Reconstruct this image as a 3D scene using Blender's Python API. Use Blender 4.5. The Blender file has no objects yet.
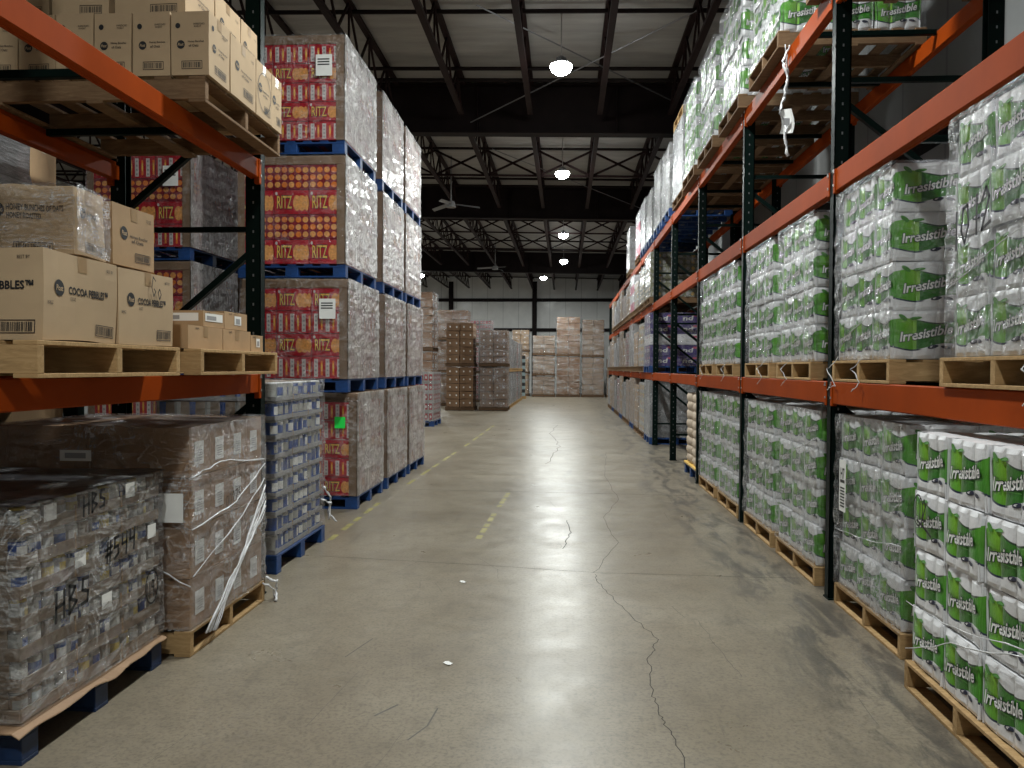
import bpy, math, random
from mathutils import Vector, Matrix, noise, Euler
S = bpy.context.scene
PI = math.pi
# ------------------------------------------------------------------ camera
cam_d = bpy.data.cameras.new('camera'); cam = bpy.data.objects.new('camera', cam_d)
S.collection.objects.link(cam); S.camera = cam
FPX = 780.0
cam_d.sensor_width = 36; cam_d.lens = FPX / 1024 * 36; cam_d.clip_end = 200; cam_d.clip_start = 0.05
cam.matrix_world = (Matrix.Translation((0, 0, 1.6)) @ Matrix.Rotation(math.atan(53 / FPX), 4, 'Z')
                    @ Matrix.Rotation(PI / 2 - math.atan(16 / FPX), 4, 'X') @ Matrix.Rotation(.006, 4, 'Z'))
# ------------------------------------------------------------------ world and exposure
W = bpy.data.worlds.new('world'); S.world = W; W.use_nodes = True
W.node_tree.nodes['Background'].inputs[0].default_value = (.9, .95, 1, 1)
W.node_tree.nodes['Background'].inputs[1].default_value = .010
S.view_settings.view_transform = 'Standard'; S.view_settings.look = 'None'
S.view_settings.exposure = 0.0; S.view_settings.gamma = 1
S.view_settings.use_curve_mapping = False
S.cycles.transparent_max_bounces = 14
S.cycles.max_bounces = 7
S.cycles.sample_clamp_indirect = 4
# lamp positions of the high-bay rows (each lamp's own light is made in its builder)
LAMP_Z = 6.45; LAMP_W = 275.0
LAMPS = [(-.1, -1.6), (-.1, 5.6), (-.1, 12.7), (-.1, 19.6), (-.1, 28.6), (-.1, 35.6), (-1.2, 42.0),
         (-7.6, 11.5), (-7.6, 21.0), (-7.6, 31.0), (-7.6, 40.7)]

# ================================================================== materials
def nt(m):
    m.use_nodes = True
    return m.node_tree
class NB:
    """small node helper"""
    def __init__(s, name):
        s.m = bpy.data.materials.new(name); s.t = nt(s.m); s.t.nodes.clear()
        s.out = s.t.nodes.new('ShaderNodeOutputMaterial')
    def n(s, typ, **kw):
        x = s.t.nodes.new(typ)
        for k, v in kw.items():
            if k.startswith('i_'):
                key = k[2:]; key = int(key) if key.isdigit() else key.replace('_', ' ')
                s.put(x.inputs[key], v)
            else: setattr(x, k, v)
        return x
    def put(s, sock, v):
        if hasattr(v, 'bl_idname') and hasattr(v, 'outputs'): s.t.links.new(v.outputs[0], sock)
        elif isinstance(v, bpy.types.NodeSocket): s.t.links.new(v, sock)
        else:
            if isinstance(v, (tuple, list)) and len(v) == 3 and sock.type == 'RGBA': v = (*v, 1)
            sock.default_value = v
    def math(s, op, a, b=0.0, c=None, clamp=False):
        x = s.t.nodes.new('ShaderNodeMath'); x.operation = op; x.use_clamp = clamp
        s.put(x.inputs[0], a); s.put(x.inputs[1], b)
        if c is not None: s.put(x.inputs[2], c)
        return x.outputs[0]
    def mix(s, fac, a, b):
        x = s.t.nodes.new('ShaderNodeMix'); x.data_type = 'RGBA'
        s.put(x.inputs[0], fac); s.put(x.inputs[6], a); s.put(x.inputs[7], b)
        return x.outputs[2]
    def coords(s, kind='Object', scale=(1, 1, 1), rot=(0, 0, 0)):
        tc = s.t.nodes.new('ShaderNodeTexCoord'); mp = s.t.nodes.new('ShaderNodeMapping')
        s.t.links.new(tc.outputs[kind], mp.inputs[0]); mp.inputs['Scale'].default_value = scale
        mp.inputs['Rotation'].default_value = rot
        return mp.outputs[0]
    def noise(s, co, scale, detail=3, rough=.5, dist=0):
        x = s.t.nodes.new('ShaderNodeTexNoise'); s.t.links.new(co, x.inputs['Vector'])
        x.inputs['Scale'].default_value = scale; x.inputs['Detail'].default_value = detail
        x.inputs['Roughness'].default_value = rough; x.inputs['Distortion'].default_value = dist
        return x.outputs[0]
    def ramp(s, v, stops):
        x = s.t.nodes.new('ShaderNodeValToRGB'); s.put(x.inputs[0], v)
        e = x.color_ramp.elements
        while len(e) < len(stops): e.new(.5)
        for q, (p, c) in zip(e, stops):
            q.position = p; q.color = (*c, 1) if isinstance(c, tuple) else (c, c, c, 1)
        return x.outputs[0]
    def step(s, v, lo, hi):
        x = s.t.nodes.new('ShaderNodeMapRange'); x.interpolation_type = 'SMOOTHSTEP'
        s.put(x.inputs[0], v); x.inputs[1].default_value = lo; x.inputs[2].default_value = hi
        return x.outputs[0]
    def bump(s, h, strength=.3, dist=.01):
        x = s.t.nodes.new('ShaderNodeBump'); s.put(x.inputs['Height'], h)
        x.inputs['Strength'].default_value = strength; x.inputs['Distance'].default_value = dist
        return x.outputs[0]
    def pbr(s, color, rough=.6, metal=0, spec=.5, coat=0, normal=None, coat_rough=.15):
        x = s.t.nodes.new('ShaderNodeBsdfPrincipled')
        s.put(x.inputs['Base Color'], color); s.put(x.inputs['Roughness'], rough)
        x.inputs['Metallic'].default_value = metal; x.inputs['Specular IOR Level'].default_value = spec
        x.inputs['Coat Weight'].default_value = coat; x.inputs['Coat Roughness'].default_value = coat_rough
        if normal is not None: s.put(x.inputs['Normal'], normal)
        return x.outputs[0]
    def done(s, shader):
        s.t.links.new(shader, s.out.inputs[0]); return s.m

def plain(name, col, rough=.6, metal=0, vary=.12, scale=6, coat=0, spec=.5, bump=0, kind='Object', stretch=(1, 1, 1)):
    b = NB(name)
    if vary or bump:
        nz = b.noise(b.coords(kind, stretch), scale, 4, .6)
        lo = tuple(c * (1 - vary) for c in col); hi = tuple(min(1, c * (1 + vary)) for c in col)
        c = b.ramp(nz, [(.3, lo), (.7, hi)])
        nm = b.bump(nz, bump, .01) if bump else None
    else: c, nm = col, None
    return b.done(b.pbr(c, rough, metal, spec, coat, nm))

M = {}
M['cardboard'] = plain('cardboard', (.38, .245, .13), .75, vary=.1, scale=5, bump=.1)
M['cardboard_dark'] = plain('cardboard_dark', (.21, .12, .065), .8, vary=.15, scale=5, bump=.15)
M['cardboard_mid'] = plain('cardboard_mid', (.33, .205, .12), .7, vary=.12, scale=5, bump=.15)
M['cardboard_pale'] = plain('cardboard_pale', (.44, .315, .19), .75, vary=.08, scale=3, bump=.1)
M['corner_card'] = plain('corner_card', (.20, .125, .075), .7, vary=.1)
M['tape'] = plain('tape', (.36, .24, .13), .3, vary=.05, coat=.5)
M['ink'] = plain('ink', (.012, .012, .014), .6, vary=0)
M['ink_faded'] = plain('ink_faded', (.09, .06, .045), .7, vary=0)
M['white_label'] = plain('white_label', (.78, .78, .76), .5, vary=.04)
M['grey_print'] = plain('grey_print', (.30, .30, .31), .5, vary=0)
M['green_label'] = plain('green_label', (.02, .85, .10), .5, vary=0)
M['blue_paint'] = plain('blue_paint', (.007, .045, .17), .5, vary=.3, scale=12)
M['dark_blue'] = plain('dark_blue', (.008, .025, .075), .5, vary=.3, scale=12)
M['orange_paint'] = None
M['black_film'] = None
M['steel_dark'] = plain('steel_dark', (.012, .0075, .0075), .6, vary=.25, scale=3, spec=.12)
M['joist_paint'] = plain('joist_paint', (.020, .010, .010), .6, vary=.25, scale=5, spec=.12)
M['zinc'] = plain('zinc', (.55, .55, .56), .35, .9, vary=.1)
M['fan_grey'] = plain('fan_grey', (.22, .22, .22), .5, vary=.05)
M['lamp_grey'] = plain('lamp_grey', (.20, .20, .21), .4, .6, vary=.05)
M['red_print'] = plain('red_print', (.40, .004, .018), .45, vary=.2, scale=9, coat=.25)
M['red_deep'] = plain('red_deep', (.20, .005, .018), .45, vary=.2, scale=9, coat=.25)
M['yellow_print'] = plain('yellow_print', (.80, .50, .10), .45, vary=.05)
M['orange_print'] = plain('orange_print', (.72, .20, .03), .45, vary=.25, scale=60)
M['cracker'] = plain('cracker', (.70, .32, .09), .5, vary=.3, scale=40)
M['white_print'] = plain('white_print', (.62, .58, .56), .45, vary=.05)
M['navy_print'] = plain('navy_print', (.015, .018, .045), .45, vary=0)
M['leaf_print'] = plain('leaf_print', (.07, .24, .04), .4, vary=.15, scale=30)
M['green_print'] = plain('green_print', (.08, .30, .03), .4, vary=.2, scale=30)
M['plastic_white'] = plain('plastic_white', (.74, .74, .76), .35, vary=.04, coat=.3)
M['pale_goods'] = plain('pale_goods', (.24, .23, .22), .5, vary=.25, scale=4)
M['can_blue'] = plain('can_blue', (.02, .07, .27), .3, vary=.3, scale=9, coat=.3)
M['can_pale'] = plain('can_pale', (.38, .38, .36), .35, vary=.2, scale=9, coat=.3)
M['can_yellow'] = plain('can_yellow', (.55, .42, .09), .35, vary=.2, scale=9, coat=.3)
M['can_red'] = plain('can_red', (.40, .02, .035), .35, vary=.2, scale=9, coat=.3)
M['purple'] = plain('purple', (.06, .035, .20), .35, vary=.3, scale=5, coat=.4)
M['pink'] = plain('pink', (.62, .08, .16), .35, vary=.3, scale=8, coat=.3)
M['tan_bag'] = plain('tan_bag', (.52, .42, .32), .7, vary=.12, scale=5, bump=.3)
M['jar_glass'] = plain('jar_glass', (.22, .22, .13), .2, vary=.4, scale=10, coat=.5)
M['brick_tan'] = plain('brick_tan', (.34, .25, .18), .7, vary=.15)
M['yellow_tape'] = plain('yellow_tape', (.27, .235, .08), .6, vary=.3, scale=8)
M['tray_grey'] = plain('tray_grey', (.27, .205, .15), .6, vary=.15, scale=4)
M['striped_tray'] = plain('striped_tray', (.25, .33, .34), .5, vary=.2)

def m_paint(name, col, chip, rough=.35):
    b = NB(name); co = b.coords()
    n1 = b.noise(co, 3, 4, .6); n2 = b.noise(b.coords('Object', (3, 3, 22)), 5, 5, .7)
    c = b.ramp(n1, [(.3, tuple(x * .8 for x in col)), (.7, col)])
    c = b.mix(b.step(n2, .66, .72), c, chip)
    return b.done(b.pbr(c, rough, 0, .06, 0, b.bump(n1, .05)))
M['orange_paint'] = m_paint('orange_paint', (.33, .050, .004), (.14, .04, .022), .55)
M['green_paint'] = m_paint('green_paint', (.003, .009, .0075), (.015, .018, .016), .42)

def m_wood(name, a, b_):
    b = NB(name); co = b.coords('Generated', (1, 9, 9)); co2 = b.coords('Object', (2, 14, 14))
    n1 = b.noise(co2, 3, 6, .65, 1.0)
    oi = b.t.nodes.new('ShaderNodeObjectInfo')
    c = b.ramp(n1, [(.25, tuple(x * .6 for x in a)), (.5, a), (.75, b_)])
    c = b.mix(b.math('MULTIPLY', oi.outputs['Random'], .45), c, tuple(x * .55 for x in a))
    return b.done(b.pbr(c, .8, 0, .2, 0, b.bump(n1, .2)))
M['wood'] = m_wood('wood', (.44, .28, .13), (.60, .41, .21))
M['wood_dark'] = m_wood('wood_dark', (.12, .07, .04), (.18, .115, .065))
M['wood_old'] = m_wood('wood_old', (.20, .12, .065), (.30, .20, .11))

def m_film(name, tint, base, amt, scale=(2, 9, 1), rot=.12, rough=.16, cover=.0, gl=.5, bmp=.8):
    """stretch film: clear sheet with gloss and milky creases that also paint highlight streaks"""
    b = NB(name)
    co = b.coords('UV', scale, (0, 0, rot)); co2 = b.coords('UV', (4, 3, 1), (0, 0, -.6)); co3 = b.coords('UV', (scale[0] * 4, scale[1] * 2.5, 1), (0, 0, rot - .3))
    n1 = b.noise(co, 1.3, 5, .65, .8); n2 = b.noise(co2, 1.1, 4, .6, 1.5); n3 = b.noise(co3, 1, 4, .7, .8); big = b.noise(b.coords('UV', (1.6, 1.6, 1)), 1.3, 3, .5)
    def ridge(n, w):
        q = b.math('ABSOLUTE', b.math('MULTIPLY_ADD', n, 2, -1)); return b.step(b.math('MULTIPLY', q, -1), -w, -w * .1)
    lg = b.step(big, .38, .68)
    f = b.math('MULTIPLY', ridge(n1, .10), amt); f = b.math('ADD', f, b.math('MULTIPLY', ridge(n2, .06), amt * 1.1))  # white ridge streaks paint bright glints along the film creases
    f = b.math('ADD', f, b.math('MULTIPLY', b.step(n3, .56, .78), amt * .8))
    f = b.math('MULTIPLY', f, b.math('MULTIPLY_ADD', lg, .75, .35))
    f = b.math('ADD', f, b.math('MULTIPLY_ADD', lg, cover, base)); f = b.math('MINIMUM', f, .93)
    h = b.math('ADD', b.math('ADD', ridge(n1, .3), b.math('MULTIPLY', ridge(n2, .25), 1.5)), n3); nm = b.bump(h, bmp, .012)
    milky = b.pbr(tint, rough + .12, 0, .6, .3, nm)
    g = b.t.nodes.new('ShaderNodeBsdfGlossy'); g.inputs['Roughness'].default_value = rough
    g.inputs['Color'].default_value = (.95, .95, 1, 1); b.put(g.inputs['Normal'], nm)
    tr = b.t.nodes.new('ShaderNodeBsdfTransparent'); tr.inputs[0].default_value = (.96, .96, .96, 1)
    lw = b.t.nodes.new('ShaderNodeLayerWeight'); lw.inputs[0].default_value = .3; b.put(lw.inputs['Normal'], nm)
    x = b.t.nodes.new('ShaderNodeMixShader')
    b.put(x.inputs[0], b.math('MULTIPLY_ADD', lw.outputs['Fresnel'], gl, .05 * gl * 2)); b.t.links.new(tr.outputs[0], x.inputs[1]); b.t.links.new(g.outputs[0], x.inputs[2])
    y = b.t.nodes.new('ShaderNodeMixShader'); b.put(y.inputs[0], f)
    b.t.links.new(x.outputs[0], y.inputs[1]); b.t.links.new(milky, y.inputs[2])
    return b.done(y.outputs[0])
M['film'] = m_film('film', (.75, .75, .77), .01, .42)
M['film_light'] = m_film('film_light', (.75, .75, .77), .0, .30)
M['film_heavy'] = m_film('film_heavy', (.56, .53, .52), .34, .32, (7, 2.0, 1), .15, .2, .34)
M['film_clear'] = m_film('film_clear', (.75, .75, .77), .0, .10, (2, 5, 1), .2, .12, 0, .25, .5)
M['film_pack'] = m_film('film_pack', (.70, .71, .72), .02, .26, (3, 5, 1), .3, .12, .07, .32, .6)
M['film_mid'] = m_film('film_mid', (.7, .68, .68), .0, .20, (2, 6, 1), .12, .16, 0, .35, .6)
M['film_band'] = m_film('film_band', (.75, .72, .68), .0, .38, (.6, 3.6, 1), .05, .15, .0, .7)  # horizontal white streaks painted as glints on the distant wrapped stacks
M['cardboard_warm'] = plain('cardboard_warm', (.33, .175, .085), .75, vary=.15, scale=3)
M['film_can'] = m_film('film_can', (.8, .8, .8), .0, .30, (1.5, 9, 1), .14, .12, 0, .6, .8)
M['film_white'] = m_film('film_white', (.42, .42, .43), .15, .5, (6, 5, 1), .3, .2, .35)
M['film_rope'] = plain('film_rope', (.62, .62, .64), .3, vary=.2, scale=40, coat=.6, bump=.4)
def m_blackfilm():
    b = NB('black_film'); n1 = b.noise(b.coords('Object', (3, 3, 30), (.2, .1, 0)), 2.2, 6, .7, .6)
    return b.done(b.pbr(b.ramp(n1, [(.35, (.012, .012, .014)), (.72, (.10, .10, .11))]), .28, 0, .6, .4, b.bump(n1, 1, .03)))
M['black_film'] = m_blackfilm()
def m_greyfilm():
    b = NB('grey_film'); n1 = b.noise(b.coords('Object', (3, 3, 30), (.2, .1, 0)), 2.2, 6, .7, .6)
    return b.done(b.pbr(b.ramp(n1, [(.35, (.10, .10, .105)), (.72, (.32, .32, .33))]), .3, 0, .6, .4, b.bump(n1, 1, .03)))
M['grey_film'] = m_greyfilm()

def m_pack():
    """printed paper-roll pack: wavy green band on white, drawn in the face's own UV"""
    b = NB('pack_print')
    uv = b.t.nodes.new('ShaderNodeTexCoord').outputs['UV']
    sp = b.n('ShaderNodeSeparateXYZ', i_0=uv); u, v = sp.outputs[0], sp.outputs[1]
    def wave(ph, a, c): return b.math('MULTIPLY_ADD', b.math('SINE', b.math('MULTIPLY_ADD', u, 2 * PI, ph)), a, c)
    top = wave(.3, .060, .79); bot = wave(2.7, .055, .25)
    dt = b.math('SUBTRACT', top, v); db = b.math('SUBTRACT', v, bot)
    g = b.math('MULTIPLY', b.step(dt, 0, .006), b.step(db, 0, .006))
    e1 = b.math('MULTIPLY', b.step(dt, -.005, 0), b.step(b.math('MULTIPLY', dt, -1), -.030, -.024))
    e2 = b.math('MULTIPLY', b.step(db, -.03, -.025), b.step(b.math('MULTIPLY', db, -1), -.008, -.003))
    su = b.step(b.math('SINE', b.math('MULTIPLY_ADD', u, 2 * PI, 3.6)), -.2, .3)
    e1 = b.math('MULTIPLY', e1, su); e2 = b.math('MULTIPLY', e2, b.math('SUBTRACT', 1, su))
    gr = b.ramp(b.math('MULTIPLY_ADD', b.math('FRACT', b.math('MULTIPLY_ADD', u, 1.0, .62)), .75, b.math('MULTIPLY', v, .2)),
                [(.08, (.03, .145, .022)), (.45, (.05, .24, .025)), (.72, (.12, .38, .03)), (.86, (.22, .46, .04)), (.95, (.04, .18, .025))])
    wh = (.74, .74, .76)
    c = b.mix(g, wh, gr); c = b.mix(e1, c, (.02, .05, .03)); c = b.mix(e2, c, (.02, .03, .07))
    nz = b.noise(b.coords('Object', (1, 1, 1)), 22, 4, .6, .4)
    return b.done(b.pbr(c, .32, 0, .5, .35, b.bump(nz, .35, .012)))
M['pack_print'] = m_pack()

def m_floor():
    b = NB('concrete')
    co = b.coords('Object'); sp = b.n('ShaderNodeSeparateXYZ', i_0=co); X, Y = sp.outputs[0], sp.outputs[1]
    n1 = b.noise(co, .55, 5, .6, .4); n2 = b.noise(co, 7, 6, .7); n3 = b.noise(co, 55, 3, .6)
    c = b.ramp(n1, [(.3, (.195, .160, .116)), (.5, (.245, .207, .153)), (.7, (.30, .258, .196))])
    c = b.mix(b.math('MULTIPLY', b.step(n2, .42, .72), .4), c, (.13, .112, .09))
    c = b.mix(b.math('MULTIPLY', b.step(b.noise(co, 24, 5, .75), .50, .68), .45), c, (.11, .092, .068)); c = b.mix(b.math('MULTIPLY', b.step(n3, .45, .7), .5), c, (.10, .088, .07))
    # fine long scratches running with the aisle
    sc = b.noise(b.coords('Object', (16, .8, 1), (0, 0, .12)), 1.5, 6, .75, .5)
    c = b.mix(b.math('MULTIPLY', b.step(sc, .63, .72), .35), c, (.08, .07, .06))
    # rubber scuffs in front of the racks and pallets
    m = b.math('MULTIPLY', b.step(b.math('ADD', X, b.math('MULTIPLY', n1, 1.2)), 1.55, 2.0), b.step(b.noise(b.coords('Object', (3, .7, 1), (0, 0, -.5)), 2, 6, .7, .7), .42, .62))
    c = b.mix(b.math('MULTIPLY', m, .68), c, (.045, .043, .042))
    sw = b.noise(b.coords('Object', (1.6, .25, 1), (0, 0, .25)), 1.1, 4, .6, 1.5)
    c = b.mix(b.math('MULTIPLY', b.step(sw, .60, .75), .35), c, (.09, .082, .072))
    # rust spots
    rs = b.noise(b.coords('Object', (1, .6, 1)), 4.3, 3, .55)
    c = b.mix(b.math('MULTIPLY', b.step(rs, .755, .79), .7), c, (.20, .10, .045))
    r = b.ramp(b.noise(co, 2.2, 5, .65, .5), [(.3, .27), (.7, .40)])
    return b.done(b.pbr(c, r, 0, .28, 0, b.bump(b.math('ADD', n2, n3), .12, .004)))
M['concrete'] = m_floor()
M['crack'] = plain('crack', (.05, .045, .04), .9, vary=0)
M['skid'] = plain('skid', (.12, .11, .095), .6, vary=.2)
def m_roof():
    b = NB('roof_liner'); co = b.coords('Object')
    n = b.noise(b.coords('Object', (.5, 3, 1)), 1.6, 5, .6)
    c = b.ramp(n, [(.3, (.30, .29, .28)), (.7, (.42, .405, .39))])
    return b.done(b.pbr(c, .55, 0, .3, 0, b.bump(n, .4, .05)))
M['roof_liner'] = m_roof()
def m_wall(name, a, per, axis):
    b = NB(name); co = b.coords('Object'); sp = b.n('ShaderNodeSeparateXYZ', i_0=co)
    f = b.math('FRACT', b.math('DIVIDE', sp.outputs[axis], per))
    n = b.noise(co, 1.3, 4, .6)
    c = b.ramp(n, [(.3, tuple(x * .86 for x in a)), (.7, a)])
    c = b.mix(b.math('MULTIPLY', b.step(b.math('ABSOLUTE', b.math('SUBTRACT', f, .5)), .47, .49), .5), c, tuple(x * .4 for x in a))
    return b.done(b.pbr(c, .4, 0, .4, .1, b.bump(n, .2, .02)))
M['wall_back'] = m_wall('wall_back', (.86, .86, .84), 1.0, 0)
M['wall_side'] = m_wall('wall_side', (.34, .345, .345), 1.0, 1)
def m_emit(name, col, st):
    b = NB(name); e = b.t.nodes.new('ShaderNodeEmission'); e.inputs[0].default_value = (*col, 1); e.inputs[1].default_value = st
    return b.done(e.outputs[0])
M['lamp_glow'] = m_emit('lamp_glow', (.95, 1, .97), 60)

# ================================================================== mesh helpers
class MB:
    def __init__(s): s.v = []; s.f = []; s.m = []; s.uv = []; s.mats = []
    def mi(s, name):
        if name not in s.mats: s.mats.append(name)
        return s.mats.index(name)
    def add(s, vs, fs, mat, uvs=None):
        o = len(s.v); s.v += [tuple(p) for p in vs]; k = s.mi(mat)
        for i, f in enumerate(fs):
            s.f.append([o + q for q in f]); s.m.append(k)
            s.uv.append(uvs[i] if uvs else None)
    def box(s, x0, y0, z0, x1, y1, z1, mat, bev=0.0):
        if bev <= 0:
            vs = [(x0, y0, z0), (x1, y0, z0), (x1, y1, z0), (x0, y1, z0), (x0, y0, z1), (x1, y0, z1), (x1, y1, z1), (x0, y1, z1)]
            s.add(vs, [(0, 3, 2, 1), (4, 5, 6, 7), (0, 1, 5, 4), (1, 2, 6, 5), (2, 3, 7, 6), (3, 0, 4, 7)], mat); return
        b = min(bev, (x1 - x0) * .45, (y1 - y0) * .45, (z1 - z0) * .45)
        def ring(z, i):
            return [(x0 + i, y0 + b, z), (x0 + b, y0 + i, z), (x1 - b, y0 + i, z), (x1 - i, y0 + b, z),
                    (x1 - i, y1 - b, z), (x1 - b, y1 - i, z), (x0 + b, y1 - i, z), (x0 + i, y1 - b, z)]
        vs = ring(z0, b) + ring(z0 + b, 0) + ring(z1 - b, 0) + ring(z1, b)
        fs = [tuple(range(7, -1, -1)), tuple(range(24, 32))]
        for r in range(3):
            for k in range(8): fs.append((r * 8 + k, r * 8 + (k + 1) % 8, r * 8 + 8 + (k + 1) % 8, r * 8 + 8 + k))
        s.add(vs, fs, mat)
    def obox(s, p0, p1, w, h, mat, up=(0, 0, 1)):
        """bar of section w x h from p0 to p1"""
        p0, p1 = Vector(p0), Vector(p1); d = (p1 - p0).normalized(); up = Vector(up)
        if abs(d.dot(up)) > .99: up = Vector((0, 1, 0))
        a = d.cross(up).normalized() * w / 2; c = a.cross(d).normalized() * h / 2
        vs = [p + i * a + j * c for p in (p0, p1) for i, j in ((-1, -1), (1, -1), (1, 1), (-1, 1))]
        s.add(vs, [(0, 3, 2, 1), (4, 5, 6, 7), (0, 1, 5, 4), (1, 2, 6, 5), (2, 3, 7, 6), (3, 0, 4, 7)], mat)
    def cyl(s, x, y, z0, z1, r, mat, n=14, r1=None, cap=True):
        r1 = r if r1 is None else r1
        vs = [(x + r * math.cos(2 * PI * i / n), y + r * math.sin(2 * PI * i / n), z0) for i in range(n)] + \
             [(x + r1 * math.cos(2 * PI * i / n), y + r1 * math.sin(2 * PI * i / n), z1) for i in range(n)]
        fs = [(i, (i + 1) % n, n + (i + 1) % n, n + i) for i in range(n)]
        if cap: fs += [tuple(range(n - 1, -1, -1)), tuple(range(n, 2 * n))]
        s.add(vs, fs, mat)
    def tube(s, pts, r, mat, n=6, taper=None):
        pts = [Vector(p) for p in pts]; vs = []; fs = []
        for i, p in enumerate(pts):
            d = (pts[min(i + 1, len(pts) - 1)] - pts[max(i - 1, 0)]).normalized()
            a = d.cross(Vector((0, 0, 1)));
            if a.length < .05: a = d.cross(Vector((1, 0, 0)))
            a.normalize(); c = a.cross(d); rr = r if taper is None else r * taper[i]
            vs += [p + rr * (math.cos(2 * PI * k / n) * a + math.sin(2 * PI * k / n) * c) for k in range(n)]
        for i in range(len(pts) - 1):
            for k in range(n): fs.append((i * n + k, i * n + (k + 1) % n, i * n + n + (k + 1) % n, i * n + n + k))
        fs += [tuple(range(n - 1, -1, -1)), tuple(range(len(vs) - n, len(vs)))]
        s.add(vs, fs, mat)
    def grid(s, fn, nu, nv, mat, uvf=None):
        vs = [fn(i / nu, j / nv) for j in range(nv + 1) for i in range(nu + 1)]
        fs = []; uv = []
        for j in range(nv):
            for i in range(nu):
                a = j * (nu + 1) + i; fs.append((a, a + 1, a + nu + 2, a + nu + 1))
                q = [(i / nu, j / nv), ((i + 1) / nu, j / nv), ((i + 1) / nu, (j + 1) / nv), (i / nu, (j + 1) / nv)]
                uv.append([uvf(*c) for c in q] if uvf else q)
        s.add(vs, fs, mat, uv)
    def warp(s, seed, amp, freq=3.0):
        o = Vector((seed * 7.3, seed * 3.1, seed * 1.7))
        s.v = [tuple(Vector(p) + amp * noise.noise_vector(Vector(p) * freq + o)) for p in s.v]
    def mesh(s, name, smooth=False):
        me = bpy.data.meshes.new(name); me.from_pydata(s.v, [], s.f)
        for k in s.mats: me.materials.append(M[k])
        me.polygons.foreach_set('material_index', s.m)
        if any(u is not None for u in s.uv):
            l = me.uv_layers.new(name='UVMap'); i = 0
            for f, u in zip(s.f, s.uv):
                for k in range(len(f)):
                    l.data[i].uv = u[k] if u else (0, 0); i += 1
        if smooth: me.polygons.foreach_set('use_smooth', [True] * len(s.f))
        me.update(); return me

def O(name, me, parent=None, loc=(0, 0, 0), rz=0.0):
    o = bpy.data.objects.new(name, me); S.collection.objects.link(o)
    o.location = loc; o.rotation_euler = (0, 0, rz); o.parent = parent
    return o
def T(o, label, cat, group=None):
    o['label'] = label; o['category'] = cat
    if group: o['group'] = group
    return o
def thing(name, label, cat, loc=(0, 0, 0), rz=0, group=None):
    return T(O(name, None, None, loc, rz), label, cat, group)
def struct(name, mb, parent=None, smooth=False):
    o = O(name, mb.mesh(name, smooth), parent)
    if parent is None: o['kind'] = 'structure'
    return o
_cache = {}
def cached(key, fn):
    if key not in _cache: _cache[key] = fn()
    return _cache[key]

# ---- printed writing (built-in font turned into plain polygons)
_txt = {}
def text_polys(body, bold, shear):
    k = (body, bold, shear)
    if k in _txt: return _txt[k]
    cu = bpy.data.curves.new('t', 'FONT'); cu.body = body; cu.size = 1; cu.offset = bold; cu.shear = shear; cu.resolution_u = 2
    ob = bpy.data.objects.new('t', cu); S.collection.objects.link(ob)
    bpy.context.view_layer.update()
    dg = bpy.context.evaluated_depsgraph_get(); me = bpy.data.meshes.new_from_object(ob.evaluated_get(dg))
    vs = [(v.co.x, v.co.y) for v in me.vertices]; fs = [tuple(p.vertices) for p in me.polygons]
    bpy.data.objects.remove(ob); bpy.data.curves.remove(cu); bpy.data.meshes.remove(me)
    _txt[k] = (vs, fs); return _txt[k]
def put_text(mb, fm, body, u, v, width, height, mat, bold=.0, shear=0.0, off=.0015, slope=0.0, align='c', ref=None):
    """fm(u, v, off) -> xyz; text fitted to width x height with its lower-left (or centre) at u, v"""
    vs, fs = text_polys(body, bold, shear)
    rv, _ = text_polys(body, 0.0 if ref is None else ref, shear)
    x0 = min(p[0] for p in rv); x1 = max(p[0] for p in rv); y0 = min(p[1] for p in rv); y1 = max(p[1] for p in rv)
    sx = width / (x1 - x0); sy = height / (y1 - y0)
    ox = -width / 2 if align == 'c' else 0
    P = []
    for (x, y) in vs:
        a = (x - x0) * sx + ox; c = (y - y0) * sy - (height / 2 if align == 'c' else 0) + a * slope
        P.append(fm(u + a, v + c, off))
    mb.add(P, fs, mat)
def put_rect(mb, fm, u0, v0, u1, v1, mat, off=.001, n=1):
    P = []; F = []
    for i in range(n + 1):
        t = u0 + (u1 - u0) * i / n; P += [fm(t, v0, off), fm(t, v1, off)]
    for i in range(n): F.append((2 * i, 2 * i + 2, 2 * i + 3, 2 * i + 1))
    mb.add(P, F, mat)
def put_oval(mb, fm, u, v, ru, rv, mat, off=.001, n=14, tilt=0):
    P = []
    for i in range(n):
        a = 2 * PI * i / n; x, y = ru * math.cos(a), rv * math.sin(a)
        P.append(fm(u + x * math.cos(tilt) - y * math.sin(tilt), v + x * math.sin(tilt) + y * math.cos(tilt), off))
    mb.add(P, [tuple(range(n))], mat)
def put_line(mb, fm, pts, w, mat, off=.002):
    for (a, b) in zip(pts[:-1], pts[1:]):
        dx, dy = b[0] - a[0], b[1] - a[1]; L = math.hypot(dx, dy) or 1; nx, ny = -dy / L * w / 2, dx / L * w / 2
        ex, ey = dx / L * w * .3, dy / L * w * .3
        mb.add([fm(a[0] - ex - nx, a[1] - ey - ny, off), fm(b[0] + ex - nx, b[1] + ey - ny, off), fm(b[0] + ex + nx, b[1] + ey + ny, off), fm(a[0] - ex + nx, a[1] - ey + ny, off)], [(0, 1, 2, 3)], mat)
def put_frame(mb, fm, u0, v0, u1, v1, w, mat, off=.001):
    put_line(mb, fm, [(u0, v0), (u1, v0), (u1, v1), (u0, v1), (u0, v0)], w, mat, off)
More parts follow.
